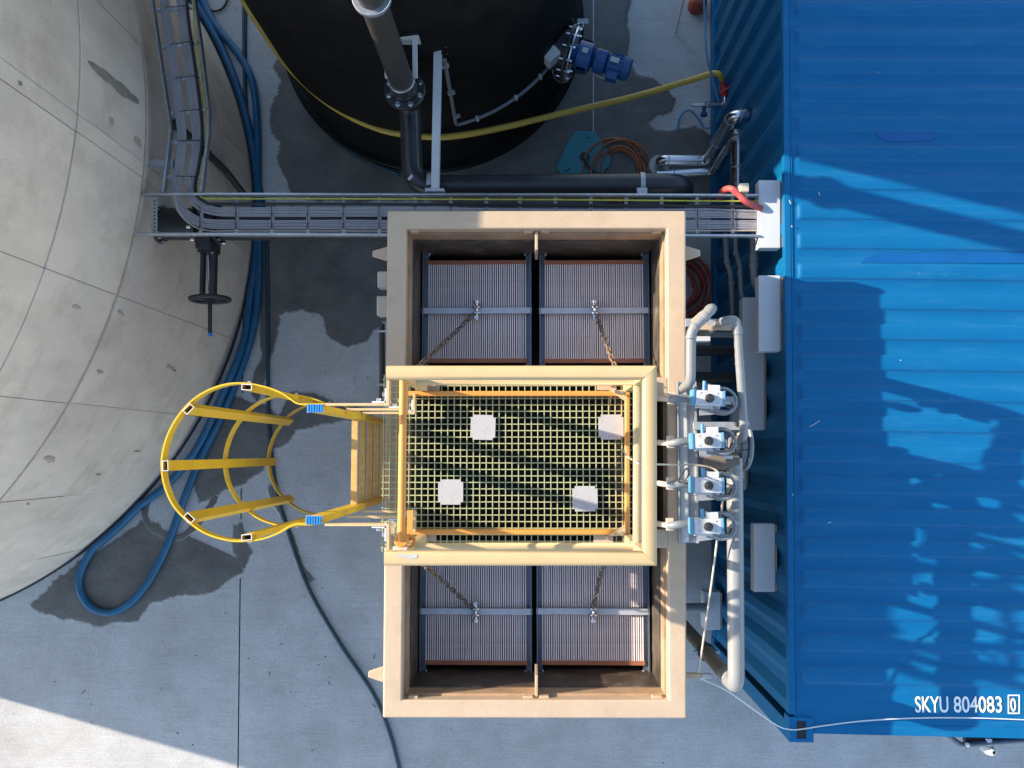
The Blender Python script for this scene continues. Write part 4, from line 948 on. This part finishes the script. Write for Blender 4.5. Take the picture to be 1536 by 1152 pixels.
# teal cover plate
P = px([(864, 198), (893, 200), (904, 215), (916, 240), (914, 250), (904, 262), (840, 263), (834, 252), (850, 218)], 0)
o = thing('teal_cover', 'teal plastic cover plate with round hole on wet paving', 'cover', sum(P, Vector())/len(P))
slab(P, 0.006, 0.05, 'plate', 'teal', o, 0.008)
hc = U(877, 236, 0.05); MB().disc(hc+Vector((0, 0, 0.002)), (0, 0, 1), 0.052, 0.004, 24).build('hole', 'black', o)
MB().torus(hc+Vector((0, 0, 0.004)), (0, 0, 1), 0.056, 0.006, 24, 6).build('hole_collar', 'teal', o)
hose('cover_cable', 'black cable leaving the hole of the teal cover', [(876, 237, 0.05), (880, 246, 0.08), (888, 256, 0.07), (905, 264, 0.06), (930, 272, 0.05)], 0.014, 'black', 'cable')
for (a_, b_) in (((846, 259), (856, 252)), ((880, 206), (886, 207))):
    MB().beam(U(*a_, 0.0515), U(*b_, 0.0515), 0.012, 0.002).build('scratch', 'black', o)

# ------------------------------------------------------------------ stainless pipework at the container wall
o = thing('insulated_pipe', 'shiny steel clad pipe falling from the container wall to a pale floor collar', 'pipe', U(1100, 175, 0.4))
wz = 1.45; p0 = U(1122, 172, wz); p1 = U(1099, 175, wz); p2 = Vector((p1.x, p1.y, 0.34)); p3 = U(992, 240, 0.34)
MB().tube(bend([p0, p1, p2, p3, Vector((p3.x-0.0, p3.y, 0.0))], 0.055, 5), 0.052, 20).build('cladding', 'steel', o, smooth=40)
for q, d in ((p0*0.5+p1*0.5, (1, 0, 0)), (p2.lerp(p1, 0.45), (0, 0, 1)), (p2.lerp(p1, 0.95), (0, 0, 1)), (p2.lerp(p3, 0.2), (1, 0, 0)), (p2.lerp(p3, 0.85), (1, 0, 0))):
    MB().disc(q, d, 0.0545, 0.012, 20).build('band', 'galv', o)
MB().lathe([(0.03, 0.2), (0.1, 0.2), (0.1, 0.16), (0.1, 0.0)], (p3.x, p3.y), 28).build('floor_collar', 'boxgrey', o)
o = thing('clad_pipe', 'wider steel clad pipe leaving the container wall towards the tray', 'pipe', U(1108, 210, 0.8))
wz = 1.17; q0 = U(1116, 203, wz); q1 = U(1107, 205, wz); q2 = U(1106, 300, wz)
MB().tube(bend([q1, q2], 0.05), 0.06, 22).build('cladding', 'steel', o, smooth=40)
MB().lathe([(0.062, wz-0.05), (0.066, wz+0.03), (0.05, wz+0.055), (0.01, wz+0.06)], (q1.x, q1.y), 22).build('end_cap', 'steel', o)
MB().disc(q1.lerp(q2, 0.5), (0, 1, 0), 0.0625, 0.014, 22).disc(q1.lerp(q2, 0.08), (0, 1, 0), 0.0625, 0.014, 22).build('band', 'galv', o)
q3 = U(1096, 216, 1.05); q4 = Vector((q3.x, q3.y, 0.3)); q5 = U(985, 262, 0.26)
o = thing('lower_clad_pipe', 'lower steel clad pipe dropping beside the wider one and turning left along the floor', 'pipe', q4)
MB().tube(bend([q1+Vector((-0.02, 0.02, -0.02)), q3, q4, q5], 0.06, 5), 0.045, 18).build('cladding', 'steel', o, smooth=40)
for q, d in ((q4.lerp(q3, 0.3), (0, 0, 1)), (q4.lerp(q3, 0.8), (0, 0, 1)), (q4.lerp(q5, 0.1), (1, 0, 0)), (q4.lerp(q5, 0.7), (1, 0, 0))): MB().disc(q, d, 0.047, 0.012, 18).build('band', 'galv', o)
tp = thing('water_tap', 'brass and steel tap with red lever feeding the yellow hose', 'tap', U(1086, 140, 0.5))
t0 = U(1083, 119, 0.62); t1 = U(1087, 145, 0.6); t2 = U(1090, 172, 0.55)
MB().tube([t0, t0.lerp(t1, 0.4), t0.lerp(t1, 0.45), t1], [0.026, 0.026, 0.034, 0.034], 14).build('coupling', 'red', tp)
MB().tube([t1, t1.lerp(t2, 0.2), t1.lerp(t2, 0.25), t2], [0.02, 0.02, 0.03, 0.034], 14).build('body', 'steel', tp)
MB().beam(U(1080, 139, 0.68), U(1101, 126, 0.7), 0.02, 0.008).build('lever', 'red', tp)
MB().tube([U(1085, 157, 0.56), U(1066, 157, 0.56), U(1064, 157, 0.56), U(1058, 157, 0.56), U(1057, 157, 0.56), U(1038, 157.5, 0.56)], [0.02, 0.02, 0.03, 0.03, 0.018, 0.014], 12).build('branch', 'steel', tp)
MB().cyl(U(1056, 158, 0.56), U(1056, 170, 0.5), 0.02, 12).cyl(U(1056, 170, 0.5), U(1056, 174, 0.5), 0.034, 14).build('blue_valve', 'motor', tp)
MB().tube([t2, U(1091, 185, 0.5), U(1088, 205, 0.35)], 0.03, 12).build('riser', 'galv', tp)
hose('thin_blue_hose', 'thin light blue hose hanging down along the container wall', [(1055, -20, 0.9), (1057, 20, 0.85), (1060, 80, 0.8), (1068, 115, 0.7), (1078, 152, 0.6)], 0.01, 'actblue')
hose('short_blue_hose', 'short blue hose arched on the paving near the tap', [(1016, 196, 0.02), (1020, 176, 0.05), (1032, 165, 0.08), (1046, 176, 0.05), (1056, 190, 0.03), (1064, 192, 0.1)], 0.012, 'actblue')
o = MB().beam(U(1027, -10, 0.6), U(1013, 48, 0.05), 0.05, 0.02, bev=0.003).build('plank', 'boxgrey'); tag(o, 'pale narrow plank leaning at the top edge near the container', 'plank')
o = MB().lathe([(0.001, 0.16), (0.05, 0.155), (0.085, 0.12), (0.095, 0.06), (0.095, 0.0)], U(1045, 10, 0.0), 24).build('red_plug', 'darkred'); tag(o, 'dark red round plug on the paving at the top edge', 'plug')

# ------------------------------------------------------------------ red hose, small box at the tray end
hose('red_hose', 'coral red hose arching over the tray into the white wall box', [(1078, 300, 2.2), (1084, 287, 2.42), (1096, 283, 2.52), (1108, 292, 2.53), (1120, 303, 2.53), (1142, 313, 2.48)], 0.023, 'redhose', seg=12)
o = thing('sensor_box', 'small cream box perched on the tray end above the red hose', 'electrical box', U(1114, 284, 2.5))
MB().box(U(1115, 283, 2.53), (0.068, 0.065, 0.07), bev=0.01).build('housing', 'tan', o); MB().cyl(U(1119, 290, 2.5), U(1119, 296, 2.48), 0.01, 8).build('gland', 'white', o)

# white boxes on the container wall
for (bx0, by0, bx1_, by1_, z, h_, lab) in ((1138, 270, 1171, 372, 2.47, 0.10, 'white box on the container wall where the tray ends, mostly sunlit'),
        (1138, 413, 1171, 527, 2.47, 0.10, 'white box high on the container wall, second from the top, with a sunlit upper end'),
        (1114, 446, 1147, 645, 2.03, 0.12, 'long white box lower on the wall, partly under the second box'),
        (1099, 600, 1120, 735, 1.38, 0.12, 'narrow grey white box deep between pipe and container'),
        (1131, 786, 1163, 888, 2.27, 0.10, 'shaded white box beside the large pale pipe near the container\'s middle'),
        (1057, 888, 1081, 945, 0.45, 0.2, 'small white box low by the container base near the tank corner')):
    P = quad(bx0, by0, bx1_, by1_, z); c_ = sum(P, Vector())/4
    o = thing('wall_box', lab, 'wall box', c_, 0, 'white boxes on the container wall')
    slab(P, z-h_, z, 'housing', 'white', o, 0.006)
    Q = [P[1], P[1]+Vector((0.014, 0, 0)), P[2]+Vector((0.014, 0, 0)), P[2]]
    Q = [Q[0]+Vector((0.002, -0.01, 0)), Q[1]+Vector((0, -0.01, 0)), Q[2]+Vector((0, 0.01, 0)), Q[3]+Vector((0.002, 0.01, 0))]
    slab(Q, z-h_-0.02, z-0.006, 'backing_board', 'wood', o, 0)
    for f in (0.3, 0.7):
        p = P[1].lerp(P[2], f); MB().disc(p+Vector((0.007, 0, -0.003)), (0, 0, 1), 0.006, 0.006, 8).build('screw', 'galv', o)
    wallx = 1.80
    MB().box((c_.x+0.07, c_.y, z-h_/2-0.06), (0.08, abs(P[0].y-P[3].y)*0.8, 0.05)).build('mounting_rail', 'galv_mat', o)

# ------------------------------------------------------------------ valve bank on the right rim
ch = thing('channel_beam', 'galvanised channel along the tank\'s right rim under the four valves', 'beam', U(1031, 690, ZR))
ca, cb = U(1031.5, 572, 3.24), U(1031.5, 815, 3.24); cm = (ca+cb)/2; clen = ca.y-cb.y
MB().box((cm.x, cm.y, 3.208), (0.118, clen, 0.008)).build('web', 'galv_mat', ch)
for s in (-1, 1): MB().box((cm.x+s*0.055, cm.y, 3.224), (0.008 if s < 0 else 0.012, clen-0.002, 0.04)).build('flange', 'galv_mat', ch)
MB().box((cm.x-0.022, cm.y, 3.222), (0.05, clen-0.01, 0.018), bev=0.004).build('inner_rail', 'boxgrey', ch)
for (y, xr) in ((601, 1118), (639, 1112)):
    A = U(1040, y, 3.26); B = U(xr, y, 3.26); MB().beam(A, B, 0.05, 0.035, bev=0.002).build('arm', 'galv_mat', ch)
for (x, y) in ((1107, 635), (1118, 635)):
    MB().disc(U(x, y, 3.31), (0, 0, 1), 0.016, 0.02, 6).disc(U(x, y, 3.30), (0, 0, 1), 0.024, 0.006, 14).build('bolt', 'steel', ch)
for y in (700, 745): MB().beam(U(1044, y, 3.2), U(1082, y, 3.2), 0.03, 0.03).build('arm', 'galv_mat', ch)

ac = thing('actuated_valve', 'uppermost of four white and blue actuated valves, mostly in shade', 'valve', (0, 0, 0), 0, 'actuated valves along the tank rim')
MB().box((0, 0, 0.0), (0.166, 0.09, 0.085), bev=0.012).build('actuator_body', 'actwhite', ac, True)
MB().box((0.003, -0.05, -0.025), (0.15, 0.02, 0.02), bev=0.004).build('body_flange', 'actwhite', ac, True)
MB().box((-0.092, 0, 0), (0.022, 0.098, 0.092), bev=0.01).build('left_cap', 'actblue', ac, True)
MB().box((0.088, 0, 0), (0.013, 0.094, 0.09), bev=0.006).build('right_cap', 'actblue', ac, True)
kn = MB().disc((0, -0.002, 0.052), (0, 0, 1), 0.026, 0.02, 24, 0.003).disc((0, -0.002, 0.07), (0, 0, 1), 0.018, 0.02, 20, 0.003).build('indicator', 'black', ac, True)
MB().box((0, -0.018, 0.063), (0.008, 0.008, 0.006)).build('indicator_mark', 'earthwire', kn, True)
for sx in (-1, 1):
    for sy in (-1, 1): MB().disc((sx*0.05, sy*0.028, 0.043), (0, 0, 1), 0.004, 0.003, 8).build('screw', 'galv', ac, True)
MB().cyl((-0.028, 0.045, 0.02), (-0.028, 0.1, 0.02), 0.011, 12).build('air_fitting', 'actblue', ac, True)
MB().box((0.03, 0.062, 0.005), (0.07, 0.035, 0.05), bev=0.005).cyl((-0.005, 0.05, 0.01), (-0.005, 0.085, 0.012), 0.007, 8).build('solenoid', 'white', ac, True)
MB().box((0, 0, -0.075), (0.05, 0.05, 0.08)).build('mount', 'pvc', ac, True)
MB().cyl((-0.05, 0, -0.115), (0.06, 0, -0.115), 0.03, 18).cyl((-0.06, 0, -0.115), (-0.045, 0, -0.115), 0.038, 18).cyl((0.045, 0, -0.115), (0.06, 0, -0.115), 0.038, 18).build('valve_body', 'pvc', ac, True)
MB().tube(spline([(-0.05, 0.0, -0.12), (-0.13, 0, -0.11), (-0.165, -0.004, -0.115), (-0.2, -0.01, -0.14)], 6), 0.024, 14).build('elbow', 'pvc', ac, True)
MB().tube([(-0.195, -0.009, -0.135), (-0.235, -0.005, -0.17), (-0.27, 0.0, -0.24)], 0.017, 12).build('nozzle', 'tan', ac, True)
MB().box((-0.195, 0, -0.135), (0.045, 0.075, 0.02), bev=0.003).build('pipe_clip', 'tan', ac, True)
cl_ = [( 0.1+(0.083-0.0045*(k//20))*math.cos(2*math.pi*k/20), -0.008+(0.08-0.0045*(k//20))*math.sin(2*math.pi*k/20), -0.075+0.0011*k) for k in range(61)]
MB().tube(cl_, 0.0085, 8).build('hose_coil', 'pvc', ac, True)
MB().tube(spline([(0.14, 0.045, -0.05), (0.1, 0.055, -0.02), (0.09, 0.03, 0.01)], 5), 0.006, 6).build('air_tube', 'black', ac, True)
MB().tube(spline([(0.095, -0.035, 0.02), (0.13, -0.05, -0.01), (0.15, -0.02, -0.03)], 5), 0.005, 6).build('air_tube', 'black', ac, True)
MB().prism([(-0.03, -0.1), (0.13, -0.08), (0.14, -0.06), (-0.03, -0.05)], -0.1, -0.09).build('bracket', 'galv_mat', ac, True)
MB().box((0.035, 0.0, -0.05), (0.01, 0.14, 0.06), bev=0.002).build('shadow_plate', 'galv_mat', ac, True)  # plate added so the valve keeps more sunlight off the pale pipe
zA = 3.49
ac.location = U(1062, 597.5, zA)
hexes = [(1060.5, 661, 0.03, 'second of four white and blue actuated valves, level with the grey hose loop'), (1060.5, 727.5, -0.02, 'third of four white and blue actuated valves, with black wire loop at its left'), (1060, 788.5, 0.015, 'lowest of four white and blue actuated valves, at the channel\'s end')]
ac.rotation_euler = (0, 0, -0.05)
for (x, y, rz, lab) in hexes: copy_thing(ac, U(x, y, zA), rz, lab)
hose('black_wire_loop', 'thin black wire loop beside the third valve', [(1030, 702, 3.45), (1022, 712, 3.45), (1018, 722, 3.42), (1026, 722, 3.42), (1033, 710, 3.45), (1030, 702, 3.46)], 0.004, 'black', 'wire')

# pale grey pipes rising above the valve bank
A0, A1, A2 = U(1036, 578, 3.5), U(1036.5, 496, 3.54), U(1070, 461, 3.54)
A3 = Vector((A2.x, A2.y, 1.6))
o = thing('rising_pipe', 'pale grey pipe from the channel, angled over and dropping beside the tank rim', 'pipe', A1)
MB().tube(bend([A0+Vector((0, 0.0, -0.25)), A0+Vector((0, 0.02, 0)), A1, A2, A3], 0.05, 7), 0.03, 18).build('pipe', 'pvc_light', o, smooth=60)
d = (A2-A1).normalized()
MB().disc(A1.lerp(A2, 0.62), d, 0.0345, 0.03, 18, 0.003).build('elbow_socket', 'pvc_light', o)
MB().disc(A1.lerp(A2, 0.16), d, 0.034, 0.02, 18, 0.003).build('socket', 'pvc_light', o)
MB().disc(U(1036.5, 506, 3.54), (0, 1, 0), 0.0335, 0.02, 18, 0.003).build('socket', 'pvc_light', o)
MB().disc((A2.x, A2.y, 3.44), (0, 0, 1), 0.0345, 0.05, 18, 0.003).build('socket', 'pvc_light', o)
MB().box(U(1048, 478, 3.44), (0.07, 0.05, 0.09), 0.75, bev=0.006).build('pipe_saddle', 'beige', o)
B0, B1, B2 = U(1117, 655, 3.40), U(1105, 478, 3.475), U(1085, 481, 3.46)
o = thing('hooked_pipe', 'pale pipe with hooked upper end beside the white wall boxes', 'pipe', B1)
MB().tube(bend([B0+Vector((0, -0.03, -0.3)), B0, B1, B2, B2+Vector((0, 0, -0.6))], 0.055, 7), 0.026, 16).build('pipe', 'pvc_light', o, smooth=60)
MB().disc(B1.lerp(B0, 0.1), B1-B0, 0.03, 0.05, 16, 0.003).build('socket', 'pvc_light', o)
MB().disc(B0.lerp(B1, 0.62), B1-B0, 0.0285, 0.012, 16).build('socket', 'pvc_light', o)
o = thing('pipe_bracket', 'beige bracket strips holding the two rising pipes off the tank', 'bracket', U(1070, 488, 3.3))
MB().beam(U(1028, 484, 3.3), U(1099, 485, 3.3), 0.05, 0.02, bev=0.003).build('upper_strip', 'galv_mat', o)
MB().beam(U(1046, 491, 3.33), U(1097, 492, 3.33), 0.03, 0.02, bev=0.003).build('lower_strip', 'beige', o)
MB().box(U(1052, 509, 3.2), (0.1, 0.03, 0.07), bev=0.003).build('clamp_block', 'boxgrey', o)
# big pale pipe over the gap
zW = 3.26
W0, W1, W2 = U(1060, 690, zW), U(1102, 692, zW), U(1104.5, 1030, zW)
o = thing('white_pipe', 'large pale pipe running over the gap then down at its lower elbow', 'pipe', W2)
MB().tube(bend([W1+Vector((0, 0.02, 0)), W2, Vector((W2.x, W2.y, 2.95))], 0.085, 10), 0.05, 26).build('pipe', 'pvc_light', o, smooth=60)
MB().disc(W1.lerp(W2, 0.06), (0, 1, 0), 0.0535, 0.05, 26, 0.004).build('socket', 'pvc_light', o)
MB().disc(Vector((W2.x, W2.y, 3.08)), (0, 0, 1), 0.054, 0.06, 26, 0.004).build('socket', 'pvc_light', o)
MB().cyl((W2.x, W2.y, 0.0), (W2.x, W2.y, 3.0), 0.05, 24).build('down_pipe', 'shaded_pipe', o)
cl2 = MB().disc((W2.x, W2.y, 2.35), (0, 0, 1), 0.064, 0.05, 24, 0.004).build('down_clamp', 'pe_old', o)
for s in (-1, 1): MB().box((W2.x+s*0.07, W2.y, 2.35), (0.04, 0.02, 0.03)).build('clamp_ear', 'galv', cl2)
MB().tube([W0+Vector((-0.02, 0, 0)), W0, W1+Vector((-0.02, 0, 0)), W1+Vector((0.02, 0, 0))], [0.05, 0.06, 0.058, 0.052], 22).build('adapter', 'shaded_pipe', o)
MB().box(U(1093, 686, 3.33), (0.05, 0.02, 0.012), bev=0.002).build('adapter_label', 'white', o)
o = thing('pipe_support', 'beige bracket arm holding the down pipe at the tank\'s lower right', 'bracket', U(1045, 1013, 3.1))
MB().beam(U(1024, 1013, 3.1), U(1050, 1013, 3.1), 0.03, 0.05, bev=0.004).build('arm', 'beige', o)
MB().beam(U(1050, 1014, 3.05), U(1066, 1014, 3.0), 0.03, 0.03).build('rod', 'galv_mat', o)
# hanging loops of grey hose
hl = U(1107, 668, 3.2); o = thing('grey_hose_loops', 'bundle of grey hose loops tied with black wire', 'hose coil', hl)
for i, (dx, sy, sz) in enumerate(((-0.03, 0.115, 0.10), (0.0, 0.13, 0.12), (0.03, 0.145, 0.13), (-0.012, 0.1, 0.08))):
    MB().tube([hl+Vector((dx+0.035*math.cos(2*math.pi*k/32), sy*math.sin(2*math.pi*k/32), sz*math.cos(2*math.pi*k/32)*0.5+0.01*i)) for k in range(32)], 0.014, 10, closed=True).build('loop', 'pvc', o)
for y in (0.05, -0.03): MB().box(hl+Vector((0.01, y, 0.082)), (0.1, 0.005, 0.004), 0.15).build('tie', 'black', o)
# grey plastic pipes low in the gap
PG = 'grey pipes in the gap beside the container'
def pipe(name, label, pts, r, m, grp=None, b_=0.06, bands=()):
    W = px(pts, 0); o = thing(name, label, 'pipe', W[0], 0, grp); MB().tube(bend(W, b_, 6), r, 14).build('tube', m, o, smooth=60)
    for (x, y, z, ax) in bands: MB().disc(U(x, y, z), ax, r*1.22, r*1.6, 14, r*0.2).build('socket', m, o)
    return o
pipe('grey_pipe', 'thin grey pipe with stepped joint, left of two below the tray end', [(1088, 350, 1.9), (1090, 395, 1.9), (1096, 410, 1.9), (1099, 470, 1.7)], 0.02, 'pvc', PG, bands=((1097, 425, 1.88, (0.1, 1, 0)), (1090, 392, 1.9, (0.1, 1, 0))))
pipe('grey_pipe', 'thin grey pipe bending under the second wall box, right of two below the tray end', [(1103, 350, 1.9), (1104, 380, 1.9), (1110, 396, 1.9), (1112, 445, 1.9), (1124, 462, 1.9), (1142, 463, 1.9)], 0.02, 'pvc', PG, bands=((1110, 410, 1.9, (0.05, 1, 0)), (1104, 380, 1.9, (0.05, 1, 0))))
pipe('grey_pipe', 'short thick grey pipe with union between the two upper wall boxes', [(1130, 350, 2.1), (1131, 362, 2.1), (1131, 422, 2.1), (1142, 440, 2.05)], 0.03, 'pvc', PG, bands=((1131, 398, 2.1, (0, 1, 0)), (1131, 388, 2.1, (0, 1, 0))))
for (y, z, r, lab) in ((485, 2.0, 0.024, 'uppermost grey tube crossing the gap under the bracket strips'), (502, 1.9, 0.024, 'second grey tube crossing the gap under the bracket strips'), (526, 1.3, 0.045, 'thick dim grey tube crossing the gap below the clamp block'), (566, 1.3, 0.045, 'dim grey tube crossing the gap above the valves'), (912, 0.5, 0.045, 'grey tube between the tank and the small low white box')):
    pipe('cross_tube', lab, [(1000, y, z), ((1142 if y < 600 else 1060), y, z)], r, 'pvc' if y < 510 or y > 600 else 'pe_old', 'grey tubes crossing the gap')  # two tubes take a near-black colour standing in for the gap's shade
# fine cables
hose('white_cable', 'thin white cable sagging from the bracket across the container corner', [(1046, 1012, 3.12), (1052, 1018, 3.1), (1090, 1036, 2.95), (1130, 1064, 2.8), (1165, 1088, 2.66), (1183, 1094, 2.605), (1200, 1094, 2.602), (1240, 1088, 2.602), (1300, 1081, 2.602), (1380, 1077, 2.602), (1460, 1077, 2.602), (1545, 1080, 2.602)], 0.004, 'white', 'cable')
hose('pale_cable', 'thin pale cable from the third valve down to the lower bracket', [(1084, 735, 3.4), (1083, 760, 3.32), (1077, 800, 3.35), (1068, 870, 3.25), (1058, 940, 3.18), (1049, 1000, 3.14), (1046, 1008, 3.12)], 0.0065, 'tan', 'cable')
hose('rail_cable', 'thin pale cable draped from the guard rail to the valves', [(936, 676, 3.48), (940, 684, 3.5), (953, 692, 3.86), (962, 696, 3.9), (985, 696.5, 3.7), (1010, 697, 3.5), (1040, 697, 3.38), (1066, 701, 3.4), (1080, 712, 3.42), (1085, 728, 3.4)], 0.0055, 'tan', 'cable')
# light and bar on the container's end
o = thing('end_lamp_bar', 'dark metal bar with small white lamp on the container\'s end', 'light fitting', U(1480, 1114, 2.3))
zl = 2.35
MB().tube(bend([U(1418, 1100, zl), U(1442, 1118, zl), U(1560, 1109, zl)], 0.03, 5), 0.018, 10).build('bar', 'frame', o)
MB().beam(U(1446, 1109, zl-0.05), U(1560, 1103, zl-0.05), 0.06, 0.04).build('channel', 'pe_pipe', o)
lp = U(1483, 1124, 2.25)
MB().lathe([(0.012, 2.32), (0.03, 2.3), (0.038, 2.26), (0.04, 2.2), (0.03, 2.18)], lp, 18, cap=True).build('lamp_head', 'white', o)
MB().box(U(1483, 1113, zl), (0.035, 0.05, 0.03), bev=0.004).build('lamp_clip', 'white', o)
MB().disc(U(1451, 1117, zl+0.02), (0, 0, 1), 0.014, 0.02, 10).build('lamp_clip', 'white', o)

# grit, twigs and crumbs scattered over the paving: nobody could count them
gm = MB(); gr = random.Random(11)
for k in range(230):
    x, y = gr.uniform(20, 1180), gr.uniform(560, 1150)
    if k % 6 == 0: x, y = gr.uniform(400, 580), gr.uniform(850, 1110)
    p = U(x, y, 0)
    if math.hypot(p.x-TC[0], p.y-TC[1]) < TR+0.1 or (O[3].x < p.x < O[1].x and O[3].y < p.y < O[0].y): continue
    r_ = gr.choice((0.0025, 0.003, 0.003, 0.004, 0.005, 0.008)); a_ = gr.uniform(0, 6.28); e_ = gr.choice((1, 1, 1.6, 5))
    c_, s_ = math.cos(a_), math.sin(a_)
    q = [(u*r_*e_ if e_ < 3 else u*r_*4, v*r_*(1 if e_ < 3 else 0.35)) for u, v in ((-1, -0.4), (0.1, -1), (1, 0.2), (0, 0.9))]
    b_ = [(p.x+u*c_-v*s_, p.y+u*s_+v*c_, 0.0) for u, v in q]
    gm.add(b_+[(p.x, p.y, r_*1.2)], [(0, 1, 4), (1, 2, 4), (2, 3, 4), (3, 0, 4)])
o = gm.build('grit', 'earth', smooth=0); o['kind'] = 'stuff'
